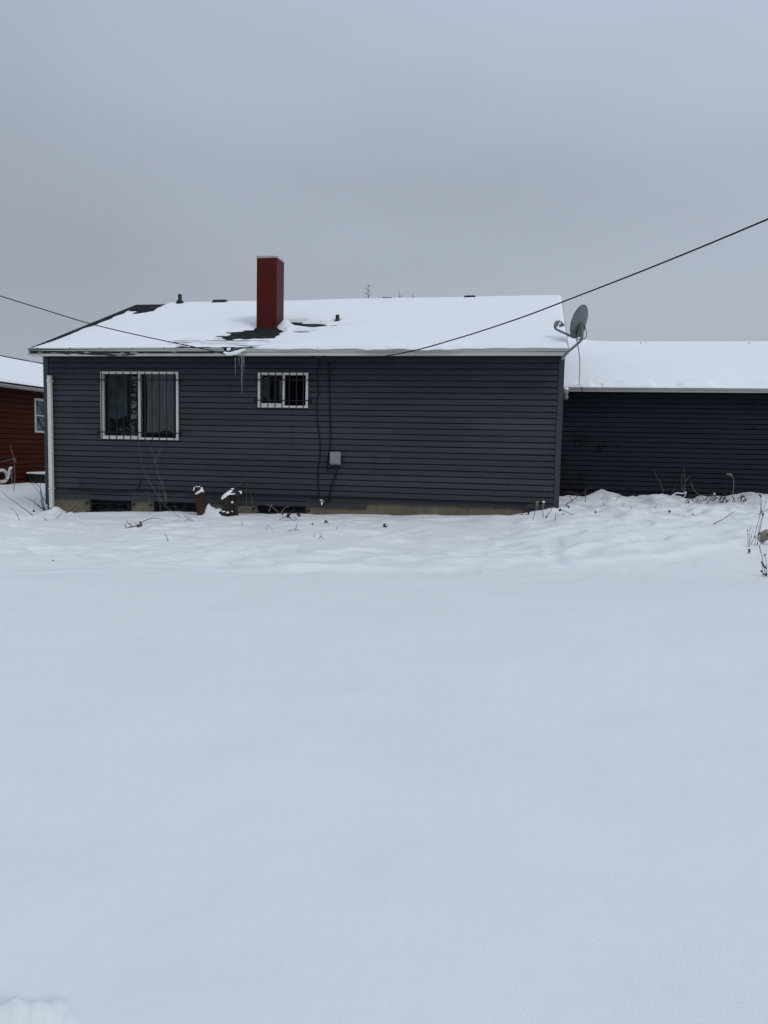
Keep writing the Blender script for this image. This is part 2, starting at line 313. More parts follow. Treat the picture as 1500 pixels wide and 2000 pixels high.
# ------------------------------------------------------------------ ground of snow
SLX = [-30, -6, -.5, .175, .95, 1.73, 2.1, 3.04, 3.58, 4.17, 5.5, 6.2, 7.67, 8.71, 8.96, 9.3, 9.46, 9.7, 30]
SLZ = [-.1, -.08, -.08, -.13, -.06, -.04, -.035, -.012, -.002, .008, .055, .073, .107, .136, .17, .225, .25, .25, .3]
GLX = [-30, 9.2, 9.7, 10.37, 10.58, 11.2, 11.8, 12.3, 12.6, 12.8, 13.28, 13.76, 40]
GLZ = [.3, .3, .322, .365, .403, .369, .41, .335, .361, .42, .487, .471, .5]
def ground(x, y):
    x = np.asarray(x, float); y = np.asarray(y, float)
    zw = np.interp(x, SLX, SLZ)
    zg = np.interp(x, GLX, GLZ)
    left = smooth(-.2, -1.2, x)
    zf = -.13-.19*smooth(-5.5, -12, y) + .014*(x-6)*smooth(-12, -4, y)*0.6
    zf = np.where(y > -12, zf, -.32)
    a = smooth(-4.6, -.15, y)
    z = zf*(1-a)+zw*a
    # behind wall line on the right: rises to garage
    b = smooth(0, 3.3, y)*smooth(9.0, 9.5, x)
    z = z*(1-b)+zg*b
    # left side gap: nearly level
    bl = smooth(-.5, 2, y)*left
    z = z*(1-bl)+(-.06+.05*vnoise(x*.8, y*.5, 5))*bl
    z = np.where((y > 8), z*.3, z)
    # rough, trodden belt in front of the walls
    belt = smooth(-6.0, -3.6, y+.25*(vnoise(x*.5, 0*x, 3)-.5)-np.interp(x, [-5, 3, 6, 9, 10.5, 12, 16], [-.6, -.35, -.15, .35, 1.3, 2.4, 3.5]))
    lump = fbm(x*1.1, y*1.5, 11, 3, .5)
    wx = x+.5*fbm(x*.8, y*.8, 17, 2); wy = y+.35*fbm(x*.7+9, y*.9, 18, 2)
    rid = 1-np.abs(fbm(wx*1.3+3, wy*2.3+.35*wx, 31, 2, .45))*2.4
    rid2 = 1-np.abs(fbm(wx*1.7-5, wy*4.2-.5*wx, 37, 2, .4))*2.2
    dent = -smooth(.62, .80, vnoise(x*2.1+1.7, y*2.6, 47))
    z = z + belt*(.038*lump + .036*rid*smooth(.25, .7, vnoise(x*.6, y*.7, 77)) + .034*rid2*smooth(.25, .6, vnoise(x*.8+5, y*.9, 78)) + .030*dent + .007*fbm(x*5, y*9, 13, 3)) * (1-.55*smooth(-.6, .0, y)*smooth(9.6, 9.2, x))
    # small wall-side drifts and covered weeds on the right
    rr = smooth(9.3, 9.9, x)*smooth(-2.2, .4, y)
    z = z + rr*(.085*fbm(x*2.0, y*1.9, 51, 4, .55)-.035*smooth(.6, .8, vnoise(x*3.1, y*3.0, 52)))
    # long soft ripples at the belt's near edge
    e = np.interp(x, [-2, 3, 4.8, 6, 7.2, 8.8, 10.6, 12.1, 16], [-5.6, -5.35, -5.0, -4.95, -4.75, -4.2, -3.3, -2.1, -.5])+.10*(vnoise(x*1.3, x*0, 14)-.5)
    d = y-e
    z = z + .040*smooth(-.08, .07, d)*smooth(.6, .1, d)*smooth(.15, .75, vnoise(x*.9, x*0, 8)) - .006*np.exp(-((d+.2)/.1)**2)
    d2 = y-e-.55-.12*np.sin(x*1.3)
    z = z + .035*np.exp(-(d2/.16)**2)*smooth(.3, .7, vnoise(x*.8+4, x*0, 9))
    # calm foreground
    z = z + (1-belt)*(.014*fbm(x*.55, y*.7, 21, 3) + .0045*fbm(x*2.2, y*3.6, 22, 4) + .0012*fbm(x*14, y*16, 23, 2))
    # kicked-up snow close to the camera, raised so its far edges shade dark
    for px, py, rx, ry, dp in ((112, 1975, .062, .040, .034), (55, 1985, .075, .040, .030), (10, 1985, .07, .05, .040), (135, 1998, .03, .025, .022), (85, 2005, .05, .03, .022)):
        h = at(px, py, Z=-.31)
        hr = np.sqrt(((x-h[0])/rx)**2+((y-h[1])/ry)**2)+.5*fbm(x*11, y*11, 61, 3)
        z = z + .7*dp*(1-smooth(.15, 1.2, hr))*(1+.3*fbm(x*28, y*28, 63, 2))
    # heap between the two stumps, collars at the stubs and at the downspout
    for px, py, Y, hh, rx, ry in ((407, 1003, -.40, .20, .055, .09), (416, 1003, -.44, .12, .07, .11), (429, 1004, -.5, .12, .10, .12), (1050, 1006, -.25, .05, .16, .1), (1075, 1006, -.2, .05, .12, .1),
                                  (112, 1003, -.25, .11, .10, .16), (100, 1000, -.2, .09, .2, .2), (330, 1004, -.35, .05, .35, .15), (545, 1010, -.3, -.03, .4, .12)):
        q = at(px, py, Y=Y)
        z = z + hh*np.exp(-((x-q[0])/rx)**2-((y-q[1])/ry)**2)
    return z
def build_ground():
    rs = [0.25]
    while rs[-1] < 5.5: rs.append(rs[-1]*1.009+.0015)
    while rs[-1] < 16: rs.append(rs[-1]*1.0036)
    while rs[-1] < 26: rs.append(rs[-1]*1.012)
    while rs[-1] < 900: rs.append(rs[-1]*1.12)
    yaw_dir = math.atan2(AF[0], AF[1])
    angs = [-34+.15*i for i in range(int(68/.15)+1)]+[34+3*i for i in range(1, 98)]
    angs = [a for a in angs if a < 326-.01]
    A = np.radians(np.array(angs))+yaw_dir; Rr = np.array(rs)
    X = CAM[0]+np.outer(Rr, np.sin(A)); Y = CAM[1]+np.outer(Rr, np.cos(A))
    Z = ground(X, Y)
    n = len(A); k = len(Rr)
    V = np.stack([X.ravel(), Y.ravel(), Z.ravel()], 1).tolist()
    c0 = (CAM[0], CAM[1], float(ground(CAM[0], CAM[1]))); V.append(c0)
    Fc = []
    for i in range(k-1):
        b = i*n
        Fc += [(b+j, b+(j+1) % n, b+n+(j+1) % n, b+n+j) for j in range(n)]
    Fc += [(k*n, (j+1) % n, j) for j in range(n)]
    Fc = [f[::-1] for f in Fc]
    o = link('ground', V, Fc, SNOWG, None, True); tag(o, kind='structure')
build_ground()
def ground_y(px, py):
    """where the line of sight through a photo pixel meets the snow"""
    v = AF + (px-750)/F_PX*AX + (py-1000)/F_PX*AD; ts = np.linspace(2.5, 24, 1800)
    P = CAM[None, :]+ts[:, None]*v[None, :]; h = ground(P[:, 0], P[:, 1])
    k = np.argmax(P[:, 2] <= h)
    return float(P[k, 1]) if P[k, 2] <= h[k] else None
def gz(x, y): return float(ground(np.array([x]), np.array([y]))[0])

# ------------------------------------------------------------------ the grey house
W_ = 9.465; DZ = .1016; Z24 = .27-DZ; HT = 2.92; DEPTH = 8.5
house = empty('house', (4.7, 4.2, 0), 'grey sided house with snowy roof and red chimney, joined to a lower dark wing', 'house')
def siding(x0, x1, z0, z1, y, base=Z24, dz=DZ, dp=.015, seed=0, step=.35):
    """horizontal lapped boards, slightly wavy, with a shadow groove under each lap"""
    mb = MB(); nx = max(1, int((x1-x0)/step)); xs = np.linspace(x0, x1, nx+1)
    k = int(math.floor((z0-base)/dz+1e-6)); prof = []
    while base+k*dz < z1-1e-6:
        zb = base+k*dz
        for zz, yy in ((zb, y+.006), (zb+.0015, y-dp), (zb+dz*.5, y-dp*.62), (zb+dz-.017, y-.002), (zb+dz-.016, y+.030)):
            prof.append((min(max(zz, z0), z1), yy, k))
        k += 1
    P = []
    for zz, yy, kk in prof:
        wz = (vnoise(xs*.8, xs*0+kk*3.1, 90+seed)-.5)*.006; wy = (vnoise(xs*.9, xs*0+kk*1.7, 93+seed)-.5)*.005
        inside = (zz > z0+.001) and (zz < z1-.001)
        P.append([(float(x), float(yy+a), float(zz+(b if inside else 0))) for x, a, b in zip(xs, wy, wz)])
    n = len(xs); vs = [p for row in P for p in row]
    fs = [(i*n+j, i*n+j+1, (i+1)*n+j+1, (i+1)*n+j) for i in range(len(P)-1) for j in range(n-1)]
    return mb.add(vs, fs)
WIN = [(1.150, 2.682, 1.305, 2.535), (4.189, 5.110, 1.915, 2.525)]
ZT = 2.84
wall = MB()
XS = at(717, 984, Y=0)[0]
def add_s(a, b, z0, z1, sd=1):
    q = siding(a, b, z0, z1, 0, seed=sd); wall.add(q.v, q.f)
m_ = .012
add_s(.09, WIN[0][0]+m_, Z24, ZT); add_s(WIN[0][0]+m_, WIN[0][1]-m_, Z24, WIN[0][2]+m_); add_s(WIN[0][0]+m_, WIN[0][1]-m_, WIN[0][3]-m_, ZT)
add_s(WIN[0][1]-m_, WIN[1][0]+m_, Z24, ZT); add_s(WIN[1][0]+m_, WIN[1][1]-m_, Z24, WIN[1][2]+m_); add_s(WIN[1][0]+m_, WIN[1][1]-m_, WIN[1][3]-m_, ZT)
add_s(WIN[1][1]-m_, XS, Z24, ZT); add_s(XS, W_-.08, Z24+DZ, ZT)
wall.build('wall', SIDING, house)
# the three other walls (gables and far side), the gables pentagonal
for x, s in ((.0, .05), (W_-.035, -.05)):
    ob = MB()
    prof = [(0.02, -.4), (DEPTH, -.4), (DEPTH, 2.9), (4.25, 4.45), (.02, 2.9)]
    a = [(x, y, z) for y, z in prof]; b = [(x+s, y, z) for y, z in prof]
    ob.add(a+b, [(0, 1, 2, 3, 4), (9, 8, 7, 6, 5)]+[(i, 5+i, 5+(i+1) % 5, (i+1) % 5) for i in range(5)])
    ob.build('gable_wall', SIDING, house)
gs_ = siding(.092, DEPTH, .27, 2.86, 0, seed=3)
link('gable_wall', [(W_-v[1], v[0], v[2]) for v in gs_.v], gs_.f, SIDING, house)
ob = MB(); ob.box((.05, DEPTH-.05, -.4), (W_-.05, DEPTH, 2.9)); ob.build('far_wall', SIDING, house)
fl = MB(); fl.box((.06, .14, .32), (W_-.06, DEPTH-.06, .36)); fl.box((.06, 1.9, .36), (W_-.06, 1.94, 2.9)); fl.box((.06, .14, 2.86), (W_-.06, DEPTH-.06, 2.88))
fl.box((3.4, .14, .36), (3.44, 1.9, 2.86))
fl.build('inner_wall', DARKIN, house)
for x0, x1 in ((-.012, .085), (W_-.078, W_+.012)):
    z0 = .05 if x0 < 1 else .22
    c = MB(); c.box((x0, -.022, z0), (x1, .0, ZT)); c.box((x0, 0.0, z0), (x0+.012 if x0 < 1 else x0, .09, ZT)) if x0 < 1 else c.box((x1-.012, 0.0, z0), (x1, .09, ZT))
    c.build('corner_board', TRIMD, house)
# a dark lower board showing at the right end below the last course
lb = MB(); lb.box((at(1022, 992, Y=0)[0], .004, Z24+.02), (W_-.085, .016, Z24+DZ+.004)); lb.build('skirt_board', TRIMD, house)
# foundation with three basement openings
BW = [(at(176, 990, Y=.02)[0], at(257, 990, Y=.02)[0]), (at(300, 990, Y=.02)[0], at(388, 990, Y=.02)[0]), (at(502, 990, Y=.02)[0], at(598, 990, Y=.02)[0])]
fo = MB(); xs = [.02]+[v for q in BW for v in q]+[W_-.02]
for i in range(0, len(xs), 2): fo.box((xs[i], .016, -.6), (xs[i+1], .12, .30))
for a, b in BW: fo.box((a, .017, -.6), (b, .12, -.085))
fo.build('foundation', CONC, house)
for i, (a, b) in enumerate(BW):
    g = MB(); fr_ = MB()
    fr_.box((a, .05, -.085), (a+.025, .10, .25)); fr_.box((b-.025, .05, -.085), (b, .10, .25)); fr_.box((a+.025, .05, -.085), (b-.025, .10, -.06))
    f0 = fr_.build('basement_window', BLACK, house)
    p_ = MB(); p_.box((a+.025, .07, -.06), (b-.025, .075, .25)); p_.build('pane', GLASS, f0)
    for k in range(5):
        x = a+.03+(b-a-.06)*k/4; g.tube([(x, -.012, -.12), (x, -.012, .14)], .006, 5)
    g.tube([(a-.06, -.012, .10), (b+.06, -.012, .10)], .008, 5); g.tube([(a-.06, -.012, -.06), (b+.06, -.012, -.06)], .008, 5)
    for x in (a-.055, b+.055): g.box((x-.02, -.03, .085), (x+.02, .017, .115))
    g.build('security_grille', IRON, f0)

# windows ------------------------------------------------------------
def window(x0, x1, z0, z1, xm, cur, bars, zb, hb, lo=.062, ro=.035):
    y = -.03; d = .07; t = .036
    f = MB()
    f.box((x0, y, z0), (x0+t, d, z1)); f.box((x1-t-.006, y, z0), (x1, d, z1))
    f.box((x0+t, y+.002, z1-t-.004), (x1-t-.006, d, z1)); f.box((x0+t, y+.002, z0), (x1-t-.006, d, z0+t))
    # left sash set back one step, right screen frame
    f.box((xm-.018, y+.004, z0+t), (xm+.018, d, z1-t-.004))
    f.box((x0+t, y+.012, z0+t), (xm-.018, d, z0+lo))
    f.box((x0+t, y+.020, z0+lo), (x0+t+.006, d, z1-t-.004))
    F_ = f.build('window', FRAMEW, house)
    rm = MB(); rm.box((x0-.012, y+.01, z0-.012), (x0, .0, z1+.012)); rm.box((x1, y+.01, z0-.012), (x1+.012, .0, z1+.012)); rm.box((x0, y+.01, z1), (x1, .0, z1+.012)); rm.box((x0, y+.01, z0-.012), (x1, .0, z0))
    rm.build('window_trim', TRIMD, F_)
    p1 = MB(); p1.box((x0+t+.012, .030, z0+lo), (xm-.018, .034, z1-t-.004)); p1.build('pane', GLASS, F_)
    p2 = MB(); p2.box((xm+.018, .012, z0+t), (x1-t-.006, .016, z1-t-.004)); p2.build('pane', GLASS, F_) if x0 < 3 else p2.build('insect_screen', SCREEN, F_)
    b = MB()
    for x in bars: b.tube([(x, -.085, zb[1]), (x, -.085, zb[0])], .010, 6)
    for z in hb:
        b.tube([(x0-.05, -.078, z), (x1+.05, -.078, z)], .010, 6)
        for x in (x0-.045, x1+.045): b.box((x-.012, -.078, z-.012), (x+.012, -.006, z+.012)); b.box((x-.02, -.03, z-.028), (x+.02, -.012, z+.028))
    b.build('security_grille', IRON, F_)
    return F_
hb = [at(271, 742, Y=-.08)[2], at(271, 845, Y=-.08)[2]]
bars = [at(px, 790, Y=-.085)[0] for px in (198.5, 213, 227.3, 241.2, 255, 269, 283, 297, 311, 325.5, 340)]
w1 = window(*WIN[0], at(271.5, 790, Y=-.02)[0], None, bars, (at(271, 858, Y=-.085)[2]-.02, at(271, 727, Y=-.085)[2]), hb)
hb = [at(551, 742, Y=-.08)[2], at(551, 782, Y=-.08)[2]]
bars = [at(px, 760, Y=-.085)[0] for px in (509.5, 523.5, 537.6, 551, 565, 579, 592.5)]
w2 = window(*WIN[1], at(553.8, 760, Y=-.02)[0], None, bars, (at(551, 797, Y=-.085)[2]-.01, at(551, 727, Y=-.085)[2]+.01), hb, lo=.075)
def curtain(x0, x1, z0, z1, y, amp, waves, seed, matl, par):
    nx = 90; nz = 14; xs_ = np.linspace(0, 1, nx); V = []; 
    for j in range(nz):
        v = j/(nz-1)
        for u in xs_:
            gather = 1-.06*math.sin(v*3.1)
            yy = y+amp*math.sin(u*waves*6.28+1.3*math.sin(u*9+seed)+.5*v)+amp*.5*(float(vnoise(u*12, v*2, seed))-.5)
            V.append((x0+(x1-x0)*((u-.5)*gather+.5), yy, z0+(z1-z0)*v+.03*math.sin(u*7+seed)*(1-v)))
    return link('curtain', V, [(j*nx+i, j*nx+i+1, (j+1)*nx+i+1, (j+1)*nx+i) for j in range(nz-1) for i in range(nx-1)], matl, par, True)
xm = at(271.5, 790, Y=-.02)[0]
curtain(xm+.075, WIN[0][1]-.14, 1.45, 2.52, .115, .014, 7, 3, CURT, w1)
curtain(WIN[0][0]+.05, xm-.30, 1.70, 2.50, .125, .018, 6, 8, CURT_REFL, w1)  # curtain standing in for the left pane's mottled reflections
cl = MB(); rnd = random.Random(4)
for k in range(11):
    z = 1.37+.102*k; cl = MB(); cl.box((xm-.27+rnd.uniform(0, .05), .13+rnd.uniform(0, .05), z), (xm-.16+rnd.uniform(-.03, .05), .19, z+rnd.uniform(.06, .095)))
    cl.build('clutter_reflection_box', CLUT_REFL, w1)  # boxes double as pale reflections in the left pane
cl = MB()
for k in range(9):
    z = 1.38+rnd.uniform(0, .36); cl.blob((xm-rnd.uniform(.05, .62), .17, z), (.05, .03, .045), k, 6, .35)
tag(cl.build('clutter_with_reflection', CLUT_REFL, w1))  # clutter lumps that also stand in for reflections
cu = MB(); 
V = curtain(WIN[1][0]+.03, WIN[1][0]+.17, 2.08, 2.46, .10, .012, 2, 5, CURT_REFL, w2)
V = curtain(WIN[1][0]+.35, WIN[1][0]+.42, 2.02, 2.42, .11, .012, 1, 6, CURT, w2)

# eaves: soffit, fascia, gutter ---------------------------------------
YF = -.38
so_ = MB(); so_.box((0.0, YF+.02, 2.80), (W_+.02, .0, 2.815)); so_.build('soffit', TRIMD, house)
XL, XR = -.005, 9.485
xg0 = at(462, 690, Y=-.42)[0]; xg1 = at(476, 690, Y=-.42)[0]
fa = MB(); fa.box((XL, YF, 2.772), (xg0, YF+.022, 2.815)); fa.build('fascia', GREENP, house)
fb = MB(); fb.box((XL+.004, YF+.008, 2.815), (xg0, YF+.022, 2.90)); q = fb.build('fascia', GREEN, house); tag(q, 'dark green bare board of the left eave')
fc = MB(); fc.box((xg0, YF+.012, 2.822), (XR, YF+.03, 2.90)); fc.box((xg0, YF-.034, 2.772), (XR, YF+.03, 2.826)); fc.build('fascia', WHITE, house)
def gutter_prof(y, z, h=.062, d=.055):
    return [(y, z), (y, z-h), (y-d*.72, z-h), (y-d*.82, z-h*.40), (y-d*.88, z-.017), (y-d-.006, z-.013), (y-d-.006, z), (y-d+.006, z), (y-d*.62, z-h*.35), (y-d*.5, z-h+.006), (y-.004, z-h+.006), (y-.004, z)]
def gutter(x0, x1, y, z0, z1, matl, par, name='gutter', h=.062, sags=.006, hang=None):
    mb = MB(); n = 24; xs_ = np.linspace(x0, x1, n+1); V = []
    for i, x in enumerate(xs_):
        z = z0+(z1-z0)*i/n - sags*math.sin(math.pi*i/n) + .004*(float(vnoise(x*1.4, 0, 12))-.5)
        V += [(x, yy, zz) for yy, zz in gutter_prof(y, z, h)]
    k = len(gutter_prof(0, 0)); fs = [(i*k+j, i*k+(j+1) % k, (i+1)*k+(j+1) % k, (i+1)*k+j) for i in range(n) for j in range(k)]
    fs += [tuple(range(k-1, -1, -1)), tuple(n*k+j for j in range(k))]
    mb.add(V, fs); o = mb.build(name, matl, par)
    if hang:
        for x in hang:
            hg = MB(); i = (x-x0)/(x1-x0); z = z0+(z1-z0)*i; hg.box((x-.011, y-.062, z-.014), (x+.011, y-.050, z+.002))
            hg.build('gutter_spike', IRON, o)
    return o
gutter(XL-.03, at(437, 688, Y=-.42)[0], YF, 2.914, 2.897, WHITE, house, h=.045, hang=[at(p, 683, Y=-.44)[0] for p in (73, 137, 195, 257, 320)])
gutter(xg1, XR+.012, YF, 2.897, 2.893, WHITE, house, h=.058, hang=[at(p, 685, Y=-.44)[0] for p in (555, 621, 685, 755, 947, 1023, 1090)])
# downspout
ds = MB(); x = at(96.5, 800, Y=-.10)[0]
zt = at(92, 733, Y=-.1)[2]
ds.box((x-.036, -.115, -.02), (x+.036, -.04, zt)); D_ = ds.build('downspout', DOWN, house)
for z in (zt-.11, .34):
    stp = MB(); stp.box((x-.042, -.119, z), (x+.042, -.022, z+.028)); stp.build('strap', DOWN, D_)
bv = D_.modifiers.new('bevel', 'BEVEL'); bv.width = .012; bv.segments = 2

# roof -----------------------------------------------------------------
ZE, YE, YR = 2.90, -.43, 4.25
def xl(y): return -.015-.41*(y-YE)/(YR-YE)
def xr(y): return 9.49+.11*(y-YE)/(YR-YE)
SLOPE = (4.575-ZE)/(YR-YE)
def zr(y): return ZE+SLOPE*(y-YE)
rf = MB()
def slab(c, t=.04):
    return rf.add(c+[(a, b, z-t) for a, b, z in c], [(0, 1, 2, 3), (7, 6, 5, 4), (0, 4, 5, 1), (1, 5, 6, 2), (2, 6, 7, 3), (3, 7, 4, 0)])
# stepped shingle courses on the near slope
nc = 33; V = []
for i in range(nc):
    ya = YE+(YR-YE)*i/nc; yb = YE+(YR-YE)*(i+1)/nc
    slab([(xl(ya), ya, zr(ya)+.008), (xr(ya), ya, zr(ya)+.008), (xr(yb), yb, zr(yb)+.001), (xl(yb), yb, zr(yb)+.001)], .03)
slab([(xl(YR), YR+.005, 4.575), (xr(YR), YR+.005, 4.575), (9.5, 8.93, 2.9), (-.1, 8.93, 2.9)])
ROOF = rf.build('roof', SHING, house)
for fx, s in ((xl, -.002), (xr, .002)):
    rk = MB(); a0, a1 = fx(YE), fx(YR); e = .02 if fx is xr else -.02
    rk.add([(a0+s, YE, ZE-.035), (a1+s, YR, 4.54), (a1+s, YR, 4.45), (a0+s, YE, ZE-.12), (a0+s+e, YE, ZE-.035), (a1+s+e, YR, 4.54), (a1+s+e, YR, 4.45), (a0+s+e, YE, ZE-.12)],
           [(0, 1, 2, 3), (7, 6, 5, 4), (0, 4, 5, 1), (1, 5, 6, 2), (2, 6, 7, 3), (3, 7, 4, 0)])
    rk.build('rake_board', WHITE, ROOF)
# chimney first: its foot shapes the snow
CX0, CX1, CY0, CY1, CZ = 3.748, 4.150, 1.10, 1.55, 4.79
def snow_roof():
    nx, ny = 760, 430
    vs = np.linspace(0, 1, ny); us = np.linspace(0, 1, nx)
    vv = vs**1.0
    Y = YE+(YR-YE)*np.repeat(vv[:, None], nx, 1)
    XLn = -.015-.41*(Y-YE)/(YR-YE); XRn = 9.49+.11*(Y-YE)/(YR-YE)
    X = XLn+(XRn-XLn)*us[None, :]
    dl = X-XLn; dr = XRn-X; de = Y-YE; drg = YR-Y
    T = .085+.018*fbm(X*.5, Y*.6, 41, 3)+.0035*fbm(X*4, Y*4, 44, 3)
    T = T*(.75+.25*smooth(0, 1.0, de))*np.interp(X, [0, 1.4, 3.2, 4.5, 9.6], [.62, .75, .6, .95, 1.1])
    T = T*np.interp(X, [-.5, .6, 2.5, 4, 9.6], [.85, .95, 1, 1, 1])
    # wind-bared strip along the left rake, widening at the ridge
    wr = np.interp(Y, [YE, .1, 1.6, 3.0, 3.7, YR], [.02, .10, .16, .20, .20, .20])*(.8+.5*vnoise(Y*3, X*0, 5))
    T = T*smooth(0, .5, dl-wr+.03)**.7-.02*(1-smooth(-.06, .02, dl-wr))-.01*(1-smooth(0, .03, dl-wr))
    ci = np.floor((Y-YE)/((YR-YE)/nc)); fr = ((Y-YE)/((YR-YE)/nc)) % 1.0
    streak = (vnoise(X*2.4+ci*7.7, ci*3.3, 70)-.5)*1.5+(vnoise(X*6.5+ci*3.7, ci*1.9, 71)-.5)*.6      # every course keeps its own snow
    def patch(px, py, rx, ry, s, ang=0., rag=.4):
        c = on_roof(px, py); dx = X-c[0]; dy = Y-c[1]
        ca, sa = math.cos(ang), math.sin(ang); a = (dx*ca+dy*sa)/rx; b = (-dx*sa+dy*ca)/ry
        q = np.sqrt(a*a+b*b)+rag*streak
        return s*(1-smooth(.6, 1.5, q))
    B = patch(281, 610, .20, .30, .16, 0, .25)
    B = np.maximum(B, patch(291, 602, .24, .42, .19, 0, .25)); B = np.maximum(B, patch(300, 596, .27, .30, .19, 0, .2)); B = np.maximum(B, patch(318, 592, .40, .08, .12, 0, .2))
    B = np.maximum(B, patch(494, 653, .42, .38, .16)); B = np.maximum(B, patch(527, 648, .36, .20, .13))
    B = np.maximum(B, patch(587, 637, .50, .22, .19)); B = np.maximum(B, patch(572, 632, .22, .12, .15))
    B = np.maximum(B, patch(588, 649, .25, .08, .11)); B = np.maximum(B, patch(655, 631, .09, .10, .12, 0, .2))
    thin = np.maximum(patch(440, 668, 1.25, .60, 1., 0, .25), .85*patch(520, 657, 1.05, .50, 1., 0, .25)); thin = np.maximum(thin, .7*patch(600, 640, .9, .35, 1., 0, .25))
    T = T*(1-.90*thin)-B
    near = smooth(.035, .0, np.abs(T))*np.maximum(thin, smooth(.0, .03, B))
    T = T+near*(.016*smooth(.0, .5, fr)*smooth(1.0, .8, fr)-.010+.012*streak)
    # drift against the chimney's right front corner
    T = T+.17*np.exp(-(((X-4.30)/.13)**2+((Y-1.22)/.22)**2))+.05*np.exp(-(((X-4.5)/.25)**2+((Y-1.0)/.2)**2))
    # eave: bare debris line around the gutter break
    bare = smooth(2.75, 3.05, X)*smooth(4.3, 3.85, X)*smooth(.13, .0, de+.06*fbm(X*5, Y*5, 88, 3))
    T = T-.07*bare*smooth(.35, .55, vnoise(X*4.5, X*0, 12))
    # rounding at the free edges
    for dd, rr in ((de, .10), (dr, .08)):
        k_ = np.clip(dd/rr, 0, 1); T = np.where(T > 0, T*np.sqrt(1-(1-k_)**2), T)
    k_ = np.clip(drg/.5, 0, 1); T = np.where(T > 0, T*(.75+.25*np.sqrt(1-(1-k_)**2)), T)
    Z = ZE+SLOPE*(Y-YE)+.004+T
    # the lip over the gutter
    over = (.012+.022*vnoise(X*2.2, X*0, 21)+.045*smooth(6.0, 6.4, X)*smooth(8.0, 7.5, X)*(.7+.6*vnoise(X*6, X*0, 3))+.02*smooth(8.3, 9.2, X))*smooth(4.0, 4.3, X)
    droop = (.004+.016*vnoise(X*3.1, X*0, 22)+.03*smooth(6.0, 6.35, X)*smooth(7.9, 7.5, X)*(.4+1.2*vnoise(X*5+3, X*0, 4)))*smooth(4.0, 4.3, X)
    kk = smooth(.10, .0, de)
    Y = Y-over*kk; Z = Z-droop*smooth(.05, .0, de)-.012*(de < .001)
    V = np.stack([X, Y, Z], -1).reshape(-1, 3)
    keep = (T > -.010)
    kf = keep[:-1, :-1] | keep[1:, :-1] | keep[:-1, 1:] | keep[1:, 1:]
    idx = np.arange(nx*ny).reshape(ny, nx)
    q = np.stack([idx[:-1, :-1], idx[:-1, 1:], idx[1:, 1:], idx[1:, :-1]], -1)[kf]
    F2 = q.tolist(); V = V.tolist()
    # back side of the ridge and the lip underside
    base = len(V)
    for j in range(0, nx, 4):
        p = V[(ny-1)*nx+j]; V += [(p[0], p[1]+.25, p[2]-.05), (p[0], 8.9, 2.98)]
    n4 = len(range(0, nx, 4))
    for j in range(n4-1):
        a = (ny-1)*nx+4*j; F2.append((a, min(a+4, ny*nx-1), base+2*(j+1), base+2*j)); F2.append((base+2*j, base+2*j+2, base+2*j+3, base+2*j+1))
    o = link('snow_layer', V, F2, RSNOW, ROOF, True); tag(o, 'white snow lying on the main roof')
snow_roof()
# clump of snow hanging in the gutter break
sc = MB(); q = at(452, 686, Y=-.42)
for i, (px, py, rx, rz) in enumerate(((440, 689, 4, 2.5), (444, 691, 5, 3.5), (449, 691.5, 6, 3.6), (455, 690.5, 6, 4), (461, 689, 6, 4.4), (467, 687.5, 6, 4.2), (472, 685, 5, 3.4), (477, 683.5, 4, 2.2), (446, 682.5, 3, 3), (449, 681, 2.5, 2))):
    sc.blob(at(px, py, Y=-.43), (rx/112, .045, rz/112), i, 9, .15)
o = sc.build('snow_clump', RSNOW, ROOF, True); merge(o)
# chimney
ch = MB(); ch.box((CX0, CY0, 3.2), (CX1, CY1, CZ))
CH = ch.build('chimney', REDM, ROOF); bv = CH.modifiers.new('bevel', 'BEVEL'); bv.width = .008; bv.segments = 2
fl_ = MB(); fl_.box((CX0-.03, CY0-.03, 3.3), (CX1+.03, CY1+.03, zr(CY0)+.03)); fl_.build('flashing', BLACK, CH)
cp = MB(); rnd = random.Random(2)
n = 14; V = []
for j in range(n):
    for i in range(n):
        u, v = i/(n-1), j/(n-1)
        V.append((CX0-.005+(CX1-CX0+.01)*u, CY0-.005+(CY1-CY0+.01)*v, CZ+.040+.022*float(vnoise(u*5, v*5, 2))-(.012 if i in (0, n-1) or j in (0, n-1) else 0)))
nb = len(V); V += [(p[0], p[1], CZ+.001) for p in V[:nb]]
Fq = [(j*n+i, j*n+i+1, (j+1)*n+i+1, (j+1)*n+i) for j in range(n-1) for i in range(n-1)]
ring = [i for i in range(n)]+[j*n+n-1 for j in range(1, n)]+[(n-1)*n+i for i in range(n-2, -1, -1)]+[j*n for j in range(n-2, 0, -1)]
Fq += [(ring[i], nb+ring[i], nb+ring[(i+1) % len(ring)], ring[(i+1) % len(ring)]) for i in range(len(ring))]
cp.add(V, Fq); cp.build('chimney_cap', CAPM, CH)
